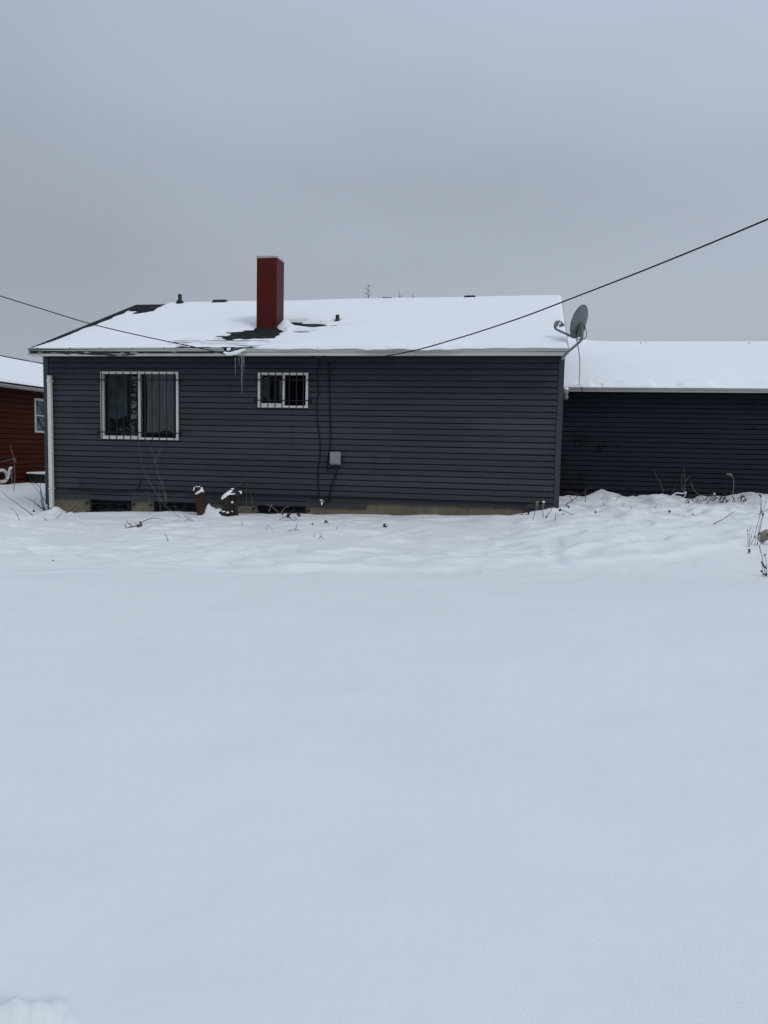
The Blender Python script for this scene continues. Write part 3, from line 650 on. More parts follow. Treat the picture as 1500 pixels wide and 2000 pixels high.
# pipe vents and box vents
def pipe_vent(px, pyb, pyt, wpx, Y=None):
    b = on_roof(px, pyb) if Y is None else at(px, pyb, Y=Y); y = b[1]; t = at(px, pyt, Y=y)
    r_ = wpx/2/F_PX*(y+12.9)
    mb = MB(); n = 12; rg = []
    mb.tube([(b[0], y, b[2]-.15), (b[0], y, t[2])], r_, 14)
    mb.tube([(b[0], y, b[2]-.05), (b[0], y, b[2]+.015), (b[0], y, b[2]+.05)], [r_*2.1, r_*1.9, r_*1.15], 14)
    mb.build('vent_pipe', BLACK, ROOF, True)
pipe_vent(351.5, 590, 575, 7.5, Y=4.05); pipe_vent(659, 630, 615, 7.5)
def box_vent(px0, px1, py, Y=3.95, h=.06, snow=False):
    a = at(px0, py, Y=Y); b = at(px1, py, Y=Y); z = a[2]
    mb = MB()
    mb.add([(a[0], Y, z-.05), (b[0], Y, z-.05), (b[0], Y+.3, z+.01), (a[0], Y+.3, z+.01), (a[0]+.05, Y+.06, z+.05), (b[0]-.03, Y+.06, z+.05), (b[0]-.03, Y+.28, z+.06), (a[0]+.05, Y+.28, z+.06)],
           [(0, 3, 2, 1), (4, 5, 6, 7), (0, 1, 5, 4), (1, 2, 6, 5), (2, 3, 7, 6), (3, 0, 4, 7)])
    o = mb.build('roof_vent', BLACK, ROOF)
    if snow:
        s = MB(); s.blob(((a[0]+b[0])/2-.02, Y+.14, z+.05), ((b[0]-a[0])*.46, .16, .035), 3, 10, .08); s.build('snow_cap', RSNOW, o, True)
box_vent(411, 440, 588.5, 4.0); box_vent(903, 930, 580.5, 4.05); box_vent(742, 766, 584, 4.15)

# ------------------------------------------------------------------ the lower wing (same building)
GY = 3.3; GX1 = 20.; GZ0 = .27
gw = siding(W_+.02, GX1, .45, 2.52, GY, base=.47-3*.1006, dz=.1006, seed=5, step=.6); 
gw.build('wing_wall', SIDING2, house)
gl = MB(); gl.box((W_+.02, GY+.004, .18), (11.62, GY+.014, .45)); gl.box((W_+.02, GY-.012, .185+.10), (11.55, GY+.003, .29+.10)); gl.build('wing_skirt', SIDING2, house)
g3 = siding(11.62, GX1, .24, .45, GY, base=.47-3*.1006, dz=.1006, seed=6, step=.6); g3.build('wing_wall', SIDING2, house)
gf = MB(); gf.box((W_+.02, GY+.02, -.4), (GX1, GY+.2, .33)); gf.build('wing_foundation', CONC, house)
gb = MB(); gb.box((W_+.05, 9.6, -.4), (GX1, 9.65, 2.6)); gb.box((GX1-.05, GY, -.4), (GX1, 9.6, 2.6))
gb.build('wing_back_wall', SIDING2, house)
gs = MB(); gs.box((W_+.02, 3.0, 2.495), (GX1, 3.3, 2.51)); gs.build('wing_soffit', TRIMD, house)
gfa = MB(); gfa.box((W_+.02, 2.958, 2.470), (GX1, 3.005, 2.508)); gfa.box((W_+.02, 2.986, 2.508), (GX1, 3.005, 2.55)); gfa.build('wing_fascia', GARW, house)
gutter(W_+.05, GX1, 2.985, 2.556, 2.560, GARW, house, 'wing_gutter', h=.043, sags=.004, hang=[at(p, 758, Y=2.95)[0] for p in (1298, 1353, 1408, 1468)])
GS = .38; GYR = 6.5
gr = MB()
def gslab(c, t=.05): gr.add(c+[(a, b, z-t) for a, b, z in c], [(0, 1, 2, 3), (7, 6, 5, 4), (0, 4, 5, 1), (1, 5, 6, 2), (2, 6, 7, 3), (3, 7, 4, 0)])
gslab([(W_+.03, 2.972, 2.561), (GX1+.2, 2.972, 2.561), (GX1+.2, GYR, 3.87), (W_+.03, GYR, 3.87)]); gslab([(W_+.03, GYR+.004, 3.87), (GX1+.2, GYR+.004, 3.87), (GX1+.2, 10, 2.55), (W_+.03, 10, 2.55)])
GROOF = gr.build('wing_roof', SHING, house)
def snow_wing():
    nx, ny = 360, 130
    X = np.repeat(np.linspace(W_+.02, GX1+.2, nx)[None, :]**1.0, ny, 0); vv = np.linspace(0, 1, ny)**1.4
    # denser columns on the near part
    u = np.linspace(0, 1, nx)**1.6; X = np.repeat((W_+.02+(GX1+.2-W_-.02)*u)[None, :], ny, 0)
    Y = 2.93+(GYR-2.93)*np.repeat(vv[:, None], nx, 1)
    de = Y-2.93; slope = (3.87-2.545)/(GYR-2.93)
    T = .10+.045*(1-smooth(.2, 1.8, de))+.02*fbm(X*.4, Y*.5, 141, 3)+.004*fbm(X*3, Y*3, 144, 3)
    T = T*(.6+.4*smooth(0, .8, de))
    T = T+.16*np.exp(-((X-W_)/.75)**2)*smooth(2.0, GYR, Y)          # drift against the taller gable
    # slumped, dented lip above the gutter
    T = T-.060*smooth(.42, .10, de)*smooth(.3, .65, vnoise(X*1.8, Y*3, 61))-.03*smooth(.30, .05, de)*vnoise(X*6, Y*7, 62)-.02*smooth(.05, .0, np.abs(de-.16-.06*vnoise(X*2.3, X*0, 66)))*vnoise(X*3, X*0, 67)
    c = at(1166, 753, Y=3.0); T = np.where((np.abs(X-c[0]) < .10) & (de < .14), T*.12, T)
    T = np.maximum(T, .022)
    k_ = np.clip(de/.11, 0, 1); T = T*np.sqrt(1-(1-k_)**2)+.001
    Z = 2.545+slope*(Y-2.93)+.004+T; Y = Y-.03*smooth(.08, 0, de)
    V = np.stack([X, Y, Z], -1).reshape(-1, 3).tolist(); idx = np.arange(nx*ny).reshape(ny, nx)
    F2 = np.stack([idx[:-1, :-1], idx[:-1, 1:], idx[1:, 1:], idx[1:, :-1]], -1).reshape(-1, 4).tolist()
    base = len(V)
    for j in range(nx):
        p = V[(ny-1)*nx+j]; V += [(p[0], p[1]+.3, p[2]-.06), (p[0], 9.97, 2.65)]
    for j in range(nx-1):
        a = (ny-1)*nx+j; F2.append((a, a+1, base+2*j+2, base+2*j)); F2.append((base+2*j, base+2*j+2, base+2*j+3, base+2*j+1))
    o = link('snow_layer', V, F2, RSNOW, GROOF, True); tag(o, 'white snow lying on the lower wing roof')
snow_wing()
for px in (1251, 1462):
    a = at(px, 671.5, Y=6.35); mb = MB(); mb.blob(a, (.05, .05, .025), px, 7, .2); mb.build('roof_vent', BLACK, GROOF)

# ------------------------------------------------------------------ fittings on the house
q = at(655, 895, Y=-.03)
ub = empty('utility_box', (q[0], -.02, at(655, 908, Y=-.1)[2]), 'pale grey metal utility box on the grey wall, cables running into it', 'utility box')
za, zb_ = at(655, 908, Y=-.1)[2], at(655, 883, Y=-.1)[2]; xa, xb = at(645, 895, Y=-.1)[0], at(664.5, 895, Y=-.1)[0]
mb = MB(); mb.box((xa, -.095, za), (xb, -.018, zb_)); o = mb.build('box_body', BOXM, ub); bv = o.modifiers.new('b', 'BEVEL'); bv.width = .012; bv.segments = 2
mb = MB(); mb.box((xa-.006, -.112, za+.02), (xb+.006, -.0965, zb_+.006)); o = mb.build('lid', BOXM, ub); bv = o.modifiers.new('b', 'BEVEL'); bv.width = .006; bv.segments = 2
mb = MB(); mb.box((xb+.007, -.09, (za+zb_)/2-.03), (xb+.022, -.05, (za+zb_)/2+.03)); mb.build('latch', IRON, ub)
mb = MB(); mb.box(((xa+xb)/2-.02, -.115, za-.008), ((xa+xb)/2+.02, -.05, za-.001)); mb.build('cable_entry', IRON, ub)

def cable(name, label, pts, Y, r, cat='cable', mt=None, k=6, group=None):
    P = []
    for p in pts:
        y = p[2] if len(p) > 2 else Y; P.append(at(p[0], p[1], Y=y))
    P = catmull(P, k); mb = MB(); mb.tube(P, r, 7); L = P[0]
    o = mb.build(name, mt or CABLE, None, True, loc=L); return tag(o, label, cat, group)
cable('wall_cable', 'thin black cable hanging down the grey wall just right of the small window', [(624, 704), (621, 715), (619.5, 735), (621, 760), (623, 768), (619.5, 778), (619.5, 810), (622, 835), (625, 865), (624.5, 898), (621.5, 912), (621, 946), (623, 962), (619, 972), (612, 973), (610, 969)], -.028, .009)
cable('wall_cable', 'thick black cable dropping from the eave to the left side of the utility box', [(643, 709), (643, 745), (644.5, 800), (646, 850), (644, 875), (640, 900), (638.5, 918)], -.030, .011)
cable('wall_cable', 'short grey wire looping under the utility box', [(638.5, 920), (643, 923), (648, 918), (650, 909, -.06)], -.024, .004)
cable('wall_cable', 'black cable running from the utility box down to the foundation', [(660, 910, -.06), (656, 925), (649, 943), (644, 960), (643, 976), (645, 981)], -.026, .008)
cable('wall_cable', 'black cable beside the one from the box bottom to the foundation', [(661, 910, -.06), (655, 932), (650, 941), (645.5, 962), (644.5, 978)], -.04, .006)
cable('ground_cable', 'long black cable sagging along the lowest boards of the grey wall', [(92, 952, -.13), (108, 952), (130, 954), (160, 957), (200, 959), (240, 959.5), (268, 957), (300, 957.5), (345, 959), (380, 961), (430, 964), (500, 966.5), (600, 969.5), (700, 972.5), (800, 976), (880, 978.5), (960, 981.5), (1030, 984)], -.036, .013)
cable('ground_cable', 'short black cable end standing off the long cable near the left basement window', [(266, 958), (271, 952), (273, 943), (275, 934)], -.034, .009)
cable('eave_wire', 'thin grey wire slung under the eave above the small window', [(470, 700, -.3), (520, 704), (560, 705), (600, 702), (620, 697)], -.25, .004)
# cable knot at the eave
mb = MB()
for pts in ([(607, 694), (615, 696), (623, 700)], [(623, 700), (630, 696), (636, 695), (641, 698), (646, 699), (655, 699)], [(634, 694), (634, 701), (636, 711), (637, 713), (637, 704)], [(631, 697), (632, 706), (634, 713)], [(618, 699), (625, 702), (634, 699), (643, 702), (650, 698)]):
    mb.tube(catmull([at(a, b, Y=-.40) for a, b in pts], 4), .0085, 6)
for a, b in ((623, 699), (637, 697), (648, 700)): mb.blob(at(a, b, Y=-.41), (.02, .015, .018), int(a), 6, .3)
tag(mb.build('wire_splice', CABLE, None, True, loc=at(634, 697, Y=-.4)), 'tangle of spliced black wires hanging at the middle of the eave', 'wiring')
# overhead lines
def aerial(name, label, pts, r, k=10): return cable(name, label, pts, 0, r, 'power line', k=k)
aerial('power_line', 'thick black overhead line rising from the eave to the upper right', [(728, 700, -.40), (745, 697, -.5), (812, 684, -.9), (880, 665, -1.3), (945, 645, -1.7), (1030, 616, -2.2), (1120, 581.5, -2.75), (1240, 535, -3.4), (1370, 482.5, -4.15), (1500, 428, -4.85), (1640, 369, -5.6), (1900, 257, -7.0), (2300, 80, -8.6)], .0095)
aerial('power_line', 'thin black overhead line coming from the upper left to the eave', [(478, 699, -.40), (435, 690, -.45), (360, 673.5, -.6), (290, 659, -.8), (181, 633.5, -1.1), (90, 606, -1.4), (0, 578, -1.7), (-200, 515, -2.3), (-600, 390, -3.5)], .0085)
# faucet
q = at(632, 982, Y=-.05); fa_ = empty('outdoor_faucet', q, 'small snow-dusted outdoor faucet at the foot of the grey wall', 'faucet')
mb = MB(); mb.tube([(q[0]+.05, -.01, q[2]+.03), (q[0]+.02, -.05, q[2]+.02), (q[0], -.08, q[2]), (q[0]-.01, -.085, q[2]-.05)], [.018, .02, .022, .016], 8); mb.build('spout', BLACK, fa_, True)
mb = MB(); mb.blob((q[0]-.02, -.10, q[2]+.03), (.035, .02, .035), 4, 8, .3); mb.build('handle', STONE, fa_)
mb = MB(); mb.blob((q[0]-.015, -.115, q[2]-.01), (.016, .012, .03), 5, 7, .3); mb.blob((q[0]-.03, -.11, q[2]+.05), (.02, .015, .012), 6, 7, .3); mb.build('snow_dusting', RSNOW, fa_, True)
# floodlight at the inner corner
q = at(1104, 768, Y=-.0); 
fd = empty('flood_light', at(1103, 768, Y=.3), 'small weathered floodlight with a snow cap at the corner under the wing gutter', 'light')
b = at(1103, 770, Y=.3); x0 = W_+.013
mb = MB(); mb.tube([(b[0]-.02, .3, b[2]+.05), (b[0]+.03, .27, b[2])], [.035, .045], 10); mb.tube([(x0, .3, b[2]-.02), (b[0]+.02, .3, b[2]-.02)], .02, 8); mb.blob((b[0]+.02, .27, b[2]-.05), (.04, .035, .045), 3, 9, .08); mb.build('lamp_head', LNBM, fd, True)
mb = MB(); mb.blob((b[0]+.01, .3, b[2]+.09), (.05, .045, .028), 8, 9, .1); mb.build('snow_cap', RSNOW, fd, True)

# satellite dish --------------------------------------------------------
ft = at(1105, 697, Y=-.40)
dish = empty('satellite_dish', ft, 'grey oval satellite dish on a bent mast at the right end of the eave', 'satellite dish')
cD = Vector(at(1131, 628, Y=-.36))
nrm = Vector((-.80, .50, .30)).normalized()              # where the dish looks
upd = Vector((.20, -.05, 1)).normalized(); upd = (upd-nrm*upd.dot(nrm)).normalized(); sdv = nrm.cross(upd)
mb = MB(); V = []; rings = 10; seg = 40; a_, b_ = .235, .262; dp_ = .055
for side in (0, 1):
    for i in range(rings+1):
        rr = i/rings
        for k in range(seg):
            t = 2*math.pi*k/seg
            V.append(cD+sdv*(a_*rr*math.cos(t))+upd*(b_*rr*math.sin(t))-nrm*(dp_*(1-rr*rr)+side*.007))
Fq = []
for side in (0, 1):
    o0 = side*(rings+1)*seg
    for i in range(rings):
        for k in range(seg):
            f = (o0+i*seg+k, o0+i*seg+(k+1) % seg, o0+(i+1)*seg+(k+1) % seg, o0+(i+1)*seg+k); Fq.append(f if side else f[::-1])
o0 = rings*seg; o1 = (2*rings+1)*seg
Fq += [(o0+k, o0+(k+1) % seg, o1+(k+1) % seg, o1+k) for k in range(seg)]
mb.add(V, Fq); refl = mb.build('reflector', DISHM, dish, True)
mb = MB(); mb.tube([cD+sdv*(a_*1.0*math.cos(2*math.pi*k/36))+upd*(b_*math.sin(2*math.pi*k/36)) for k in range(37)], .006, 6, False); mb.build('rim', DISHM2, refl, True)
bk = cD-nrm*(dp_+.02)-upd*.10
mb = MB()
for s in (-1, 1): mb.add(*(lambda c: ([c+sdv*s*.035+upd*u-nrm*v for u, v in ((-.13, .0), (.07, .0), (.06, .06), (-.12, .07))]+[c+sdv*(s*.035+.005)+upd*u-nrm*v for u, v in ((-.13, .0), (.07, .0), (.06, .06), (-.12, .07))], [(0, 1, 2, 3), (7, 6, 5, 4), (0, 4, 5, 1), (1, 5, 6, 2), (2, 6, 7, 3), (3, 7, 4, 0)]))(bk+nrm*.015))
V = [bk+nrm*.01+sdv*s*.055+upd*u-nrm*v for s in (-1, 1) for u, v in ((-.11, 0), (.08, 0), (.08, .012), (-.11, .012))]
mb.add(V, [(0, 1, 2, 3), (7, 6, 5, 4), (0, 4, 5, 1), (1, 5, 6, 2), (2, 6, 7, 3), (3, 7, 4, 0)])
mb.build('bracket', LNBM, dish)
mb = MB(); top = bk-nrm*.045+upd*.03
P = catmull([Vector(at(1136.5, 640, Y=-.44)), Vector(at(1137.5, 652, Y=-.44)), Vector(at(1135.5, 663, Y=-.44)), Vector(at(1127.5, 672, Y=-.43)), Vector(at(1109.5, 687, Y=-.42)), Vector(at(1105.5, 691, Y=-.42))], 6)
mb.tube(P, .022, 10); mb.build('mast', DISHM2, dish, True)
mb = MB(); q = Vector(at(1108, 689, Y=-.42)); q2 = Vector(at(1101, 698, Y=-.39))
mb.tube([q, Vector(at(1105, 691, Y=-.42)), q2], [.022, .016, .013], 8); mb.tube([Vector(at(1101, 692, Y=-.41)), Vector(at(1109, 689.5, Y=-.41))], .010, 6); mb.tube([q2, Vector(at(1097, 703, Y=-.36))], .012, 6)
mb.box((q2[0]-.03, q2[1]-.012, q2[2]-.03), (q2[0]+.02, q2[1]+.01, q2[2]+.04)); mb.build('foot', LNBM, dish)
low = cD-upd*b_*.98
e1 = Vector(at(1086, 643, Y=-.18)); e2 = Vector(at(1083.5, 638, Y=-.16))
mb = MB(); mb.tube([low+nrm*-.01, e1+(low-e1)*.1, e1, e2], [.019, .019, .020, .022], 8); mb.build('feed_arm', DISHM2, dish, True)
mb = MB(); lc = Vector(at(1088, 633, Y=-.15))
mb.tube([e2, lc+Vector((-.02, 0, -.02)), lc+Vector((-.01, 0, .04))], [.024, .034, .026], 10)
for dx, dz_ in ((.02, .035), (.055, .015), (.085, -.018)):
    p = lc+Vector((dx, -.005, dz_)); mb.tube([p+Vector((-.05, .0, -.02)), p, p+Vector((.022, -.012, .004))], [.016, .021, .026], 10)
mb.build('feed_horn', LNBM, dish, True)
mb = MB(); mb.blob(lc+Vector((.04, -.035, .0)), (.022, .01, .02), 3, 7, .3); mb.blob(lc+Vector((.01, -.02, .052)), (.03, .02, .01), 4, 7, .2); mb.build('snow_dusting', RSNOW, dish, True)
mb = MB()
P = catmull([at(1125, 657, Y=-.44), at(1128, 662, Y=-.47), at(1138, 663, Y=-.5), at(1145, 657, Y=-.5), at(1144, 643, Y=-.5), at(1138, 634, Y=-.49), at(1132, 633, Y=-.48), at(1128, 643, Y=-.47), at(1127, 655, Y=-.46), at(1128, 666, Y=-.46)], 5)
mb.tube(P, .0055, 6)
P = catmull([at(1123, 658, Y=-.44), at(1127, 668, Y=-.44), at(1131, 690, Y=-.2), at(1132.5, 710, .5), at(1132, 728, Y=1.8), at(1131.5, 747, Y=2.84), at(1137, 759, Y=2.88), at(1138, 768, Y=2.90)], 6)
mb.tube(P, .0062, 6)
mb.build('coax_cable', CABLE, dish, True)

# icicles ----------------------------------------------------------------
for i, (x, yt, yb, wd, lb_) in enumerate(((459.5, 698, 737, 1.5, 'thin icicle, leftmost below the gutter break'), (466.5, 698, 715, 1.3, 'shortest icicle in the row below the gutter break'),
        (472, 684, 774, 2.8, 'longest, thickest icicle hanging from the gutter break'), (476, 686, 727, 2.0, 'bright icicle hanging just right of the longest one'))):
    a = Vector(at(x, yt, Y=-.45)); b = Vector(at(x+.6, yb, Y=-.45)); mb = MB(); P = []; rs = []
    for k in range(15):
        t = k/14; P.append(a.lerp(b, t)+Vector((.002*math.sin(k*1.7+i), .002*math.cos(k*2.1), 0))); rs.append(wd/2/112*(1-t)**.75*(1+.18*math.sin(k*2.6+i))+.0012)
    mb.tube(P, rs, 9); tag(mb.build('icicle', ICE, None, True, loc=a), lb_, 'icicle', 'icicles at the gutter break')

# ------------------------------------------------------------------ stumps, stubs
def trunk(name, base, top, rb, rt, matl, root, seed, jag=.22, lean=0, n=26, m=16):
    rnd = random.Random(seed); b = Vector(base); t = Vector(top); V = []
    for i in range(m+1):
        s = i/m; c = b.lerp(t, s)+Vector((lean*math.sin(s*3.14), 0, 0))
        for k in range(n):
            a = 2*math.pi*k/n
            rr = rb+(rt-rb)*s+rb*.9*(1-s)**6
            rr *= 1+jag*(float(vnoise(k/n*9, s*2.2, seed))-.5)+.10*(float(vnoise(k/n*22+3, s*9, seed+1))-.5)
            z = 0
            if i > m-3: z = (float(vnoise(k/n*8, 0, seed+2))-.35)*.09*(i-(m-3))/3
            V.append(c+Vector((rr*math.cos(a), rr*math.sin(a), z)))
    V.append(t+Vector((0, 0, -.03)))
    Fq = [(i*n+k, i*n+(k+1) % n, (i+1)*n+(k+1) % n, (i+1)*n+k) for i in range(m) for k in range(n)]+[(m*n+k, m*n+(k+1) % n, len(V)-1) for k in range(n)]
    return link(name, V, Fq, matl, root, True), V[m*n:m*n+n]
b1 = Vector(at(402, 1006, Y=-.42)); st1 = empty('tree_stump', b1, 'reddish leaning rotten stump with snow on its broken top, left of the two', 'tree stump')
trunk('stump_trunk', b1+Vector((.02, 0, -.1)), at(389, 955, Y=-.42), .105, .070, BARK, st1, 3, .55, -.03)
mb = MB(); mb.tube([at(384, 975, Y=-.42), at(381, 962, Y=-.44), at(384, 952, Y=-.44), at(390, 949, Y=-.42)], [.03, .03, .022, .012], 8); mb.build('broken_limb', BARK, st1, True)
def snowlumps(L, par, name='snow_cap'):
    mb = MB()
    for i, (px, py, Y, rx, rz) in enumerate(L): mb.blob(at(px, py, Y=Y), (rx/112*1.25, rx/112, rz/112*1.05), i+int(px), 9, .18)
    o = mb.build(name, RSNOW, par, True); merge(o)
snowlumps(((384, 964, -.53, 2.6, 1.8), (387.5, 961.5, -.54, 2.8, 2.2), (391, 959.5, -.54, 3.0, 2.2), (394.5, 957, -.52, 2.6, 2.6), (396.5, 959, -.5, 1.8, 2.6), (394, 953.5, -.48, 2.2, 1.8), (389.5, 951, -.45, 2.2, 1.8), (384, 950.5, -.45, 2.0, 1.6), (380, 953, -.46, 2.0, 2.4), (378.5, 956.5, -.47, 1.4, 2.4)), st1)
b2 = Vector(at(449, 1007, Y=-.45)); st2 = empty('tree_stump', b2, 'thick dark stump with slanted snowy top and a side stub, right of the two', 'tree stump')
trunk('stump_trunk', b2+Vector((0, 0, -.1)), at(447, 968, Y=-.45), .135, .115, BARK2, st2, 9, .35)
mb = MB(); mb.tube([at(456, 980, Y=-.42), at(463, 970, Y=-.42), at(470, 962, Y=-.42)], [.05, .038, .034], 9); mb.tube([at(450, 968, Y=-.4), at(454, 958, Y=-.4)], [.06, .035], 8); mb.build('broken_limb', BARK2, st2, True)
snowlumps(((434.5, 973.5, -.58, 2.6, 2.2), (438, 970, -.57, 4.2, 2.6), (442, 966.5, -.56, 4.6, 2.8), (446, 963, -.53, 4.2, 2.8), (450, 959.5, -.49, 3.4, 2.6), (452, 965, -.55, 3.6, 1.5), (457, 964.5, -.55, 2.6, 1.3), (454, 955.5, -.43, 2.6, 2.2), (469, 960, -.45, 3.0, 1.3), (471, 963, -.46, 1.3, 2.4), (453.5, 981, -.60, 2.0, 2.2)), st2)
mb = MB(); 
for i, (px, py, r_) in enumerate(((438, 1003, .05), (446, 1005, .05), (452, 1001, .035), (442, 1000, .03), (431, 1001, .03))): mb.blob(at(px, py, Y=-.62), (r_, r_, r_*.7), i, 7, .35)
tag(mb.build('wood_debris', BARK2, st2))
mb = MB()
for i, (px, py, r_) in enumerate(((437, 999.5, .035), (445, 1001, .034), (453, 999, .02))): mb.blob(at(px, py, Y=-.63), (r_, r_*.8, r_*.5), i+9, 7, .25)
mb.build('snow_dusting', RSNOW, st2, True)
for i, (px, w_, lbl, tx) in enumerate(((1048, 5.5, 'left one of two short cut stems at the right corner of the grey wall', 2), (1059.5, 4.5, 'right one of two short cut stems at the corner, bright snow on its top', 3))):
    b = Vector(at(px-1, 1004, Y=-.16)); t = Vector(at(px+tx-1, 981, Y=-.16)); e = empty('cut_stem', b, lbl, 'tree stump', 'cut stems at the corner')
    r_ = w_/2/112
    mb = MB(); mb.tube([b-Vector((0, 0, .1)), b.lerp(t, .5), t], [r_*1.2, r_, r_], 10); mb.build('stem', STUBM, e, True)
    mb = MB(); mb.blob(t+Vector((0, 0, .006)), (r_*1.1, r_*1.1, .012 if i == 0 else .02), 3+i, 8, .1); mb.build('snow_cap', RSNOW if i else TWIGG, e, True)

# ------------------------------------------------------------------ weeds and twigs
def weed(name, label, Y, stems, r=.004, mt=TWIG, cat='weed', heads=(), group=None, hm=None, depth=.05):
    rnd = random.Random(len(label)+int(stems[0][0][0]))
    foot = max((p for st_ in stems for p in st_), key=lambda p: p[1]); yg = ground_y(foot[0], foot[1]-1.5)
    if yg is not None and abs(yg-Y) < 3: Y = min(yg, 3.15 if foot[0] > 1098 else -.04)
    q0 = Vector(at(*stems[0][0], Y=Y)); tubes = []
    for st_ in stems:
        P = []; dy = rnd.uniform(-depth, depth)
        for i, p in enumerate(st_): P.append(at(p[0], p[1], Y=Y+dy*i/max(1, len(st_)-1)))
        P = catmull(P, 5); nn = len(P); mb = MB()
        mb.tube(P, [r*(1.15-.7*i/(nn-1)) for i in range(nn)], 5); tubes.append(mb)
    if not heads and len(stems) == 1:
        return tag(tubes[0].build(name, mt, None, True, loc=q0), label, cat, group)
    e = empty(name, q0, label, cat, group)
    for mb in tubes: mb.build('stem', mt, e, True)
    for h in heads:
        hb_ = MB(); c = at(h[0], h[1], Y=Y); rr = h[2]/112; hb_.blob(Vector(c), rr*.5, int(h[1]), 6, .35)
        for k in range(4): hb_.blob(Vector(c)+Vector((rnd.uniform(-rr, rr)*.6, rnd.uniform(-rr, rr)*.5, rnd.uniform(-rr, rr)*.9)), rr*rnd.uniform(.35, .6), k+int(h[0]), 5, .4)
        hb_.build('seed_head' if hm in (None, SEED) else 'leaf', hm or SEED, e)
    return e
weed('bare_shrub', 'spray of dark bare twigs at the foot of the white downspout', -.45,
     [[(99, 997), (90, 981), (78, 963), (60, 942)], [(88, 998), (83, 972), (79, 955), (70, 944), (62, 940)], [(85, 997), (81, 980), (79, 955), (79, 932)], [(86, 996), (72, 986), (60, 976), (47, 971)],
      [(92, 996), (80, 991), (66, 976)], [(103, 992), (99, 983), (94, 972)], [(87, 998), (83, 985), (80, 970)]], .0065, TWIG, 'shrub', heads=((66, 997, 4), (87, 967, 1.5)), hm=LEAF, depth=.25)
weed('dead_stalk', 'long dark stalk arching over the snow at the far left edge', -.9, [[(64, 1006), (45, 992), (30, 981), (14, 970), (3, 958)]], .006)
weed('dead_stalk', 'short bent twig in the snow below the long arching stalk', -1.2, [[(38, 1018), (35, 1008), (28, 998), (18, 992)]], .005)
weed('sprig', 'tiny dark sprig left of the bent twig under the downspout', -1.0, [[(90, 1017), (87, 1012), (84, 1009)], [(92, 1018), (89, 1013)]], .004)
weed('dead_stalk', 'thin twig leaning against the tan foundation beside the downspout', -.6, [[(106, 1014), (113, 1010), (119, 1005), (122, 998)]], .004)
weed('bleached_stem', 'pair of dark stems crossing the tan foundation at the left', -.05, [[(127, 1003), (145, 992), (158, 978), (168, 962)], [(140, 1004), (155, 992), (167, 977), (170, 967)]], .005, TWIG)
weed('fallen_branch', 'curved broken branch lying on the snow below the left basement windows', -1.35,
     [[(245, 1033), (256, 1029), (268, 1026), (277, 1020), (290, 1014), (303, 1012), (319, 1014)], [(258, 1028), (250, 1021), (247, 1017)], [(246, 1032), (245, 1024)], [(269, 1031), (272, 1024), (277, 1020)], [(268, 1026), (264, 1022)]], .007, TWIGR, 'branch', heads=((271, 1028, 3), (276, 1023, 3)), hm=TWIGR)
weed('dead_stalk', 'single dark twig standing in the snow below the fallen branch', -2.1, [[(329, 1059), (326, 1050), (321, 1042)]], .005)
weed('tall_weed', 'tall pale weeds leaning on the grey wall below the large window', -.5,
     [[(352, 1012), (335, 998), (318, 982), (300, 955), (287, 930), (275, 900), (272, 862)], [(326, 980), (318, 955), (310, 930), (305, 908), (298, 885), (287, 858)], [(324, 985), (323, 960), (314, 930)], [(313, 1000), (312, 970), (311, 945)], [(293, 1005), (291, 980), (288, 960)],
      [(301, 905), (310, 885), (318, 870)], [(380, 1018), (368, 1010), (355, 1000), (340, 988)]], .0032, TWIGP, depth=.3)
weed('tall_weed', 'pair of thin pale upright weeds right of the thick stump', -.35, [[(481, 993), (481, 960), (482, 935), (480, 918)], [(489, 990), (491, 970), (492, 955)], [(494, 992), (493, 975), (486, 958)], [(480, 935), (470, 945), (452, 958)]], .004, TWIGP)
weed('dry_grass', 'arched bleached grass blades between the thick stump and the basement window', -.4, [[(463, 1003), (462, 996), (461, 988)], [(464, 1000), (470, 991), (482, 990), (497, 994), (508, 1001)], [(525, 1000), (531, 985), (540, 988)], [(543, 1001), (535, 992), (520, 984)], [(548, 1003), (556, 992), (565, 989)]], .005, TWIGG, 'grass')
weed('leaf_litter', 'brown dead leaves poking out by the third basement window', -.5, [[(545, 1016), (553, 1011), (560, 1008)], [(560, 1009), (570, 1014), (579, 1019)], [(556, 1008), (557, 1014)], [(566, 1010), (572, 1018)], [(574, 1010), (582, 1016)]], .004, TWIGR, 'leaves', heads=((565, 1004, 5), (563, 1006, 4), (583, 1006, 4), (551, 1003, 3)), hm=LEAF)
weed('sprig', 'tiny twig crossing on the snow below the third basement window', -1.6, [[(556, 1039), (566, 1036), (576, 1033), (583, 1035)], [(577, 1034), (580, 1025), (582, 1019)], [(571, 1038), (582, 1034)]], .004, TWIG)
weed('sprig', 'dark leafy sprig left of the one under the faucet', -.9, [[(606, 1026), (611, 1025), (616, 1025)]], .005, TWIG, heads=((611, 1025, 2.5),), hm=LEAF)
weed('sprig', 'dark leafy sprig in the snow straight below the faucet', -.8, [[(632, 1023), (636, 1019), (640, 1021), (644, 1024)], [(637, 1019), (641, 1018)]], .006, TWIG, heads=((636, 1019, 2.5), (641, 1022, 2)), hm=LEAF)
weed('sprig', 'pale forked sprig in the trodden snow left of the small wood lump', -2.0, [[(614, 1048), (613, 1043)], [(622, 1052), (627, 1047), (625, 1041)], [(627, 1047), (630, 1051), (632, 1056)]], .004, TWIG)
weed('dead_stalk', 'tiny upright stalk in the snow left of the wood lump', -1.3, [[(657, 1035), (658, 1030), (660, 1026)]], .004)
weed('dead_stalk', 'tiny stalk in the snow below the thick stump', -1.0, [[(475, 1028), (473, 1022), (471, 1018)]], .004)
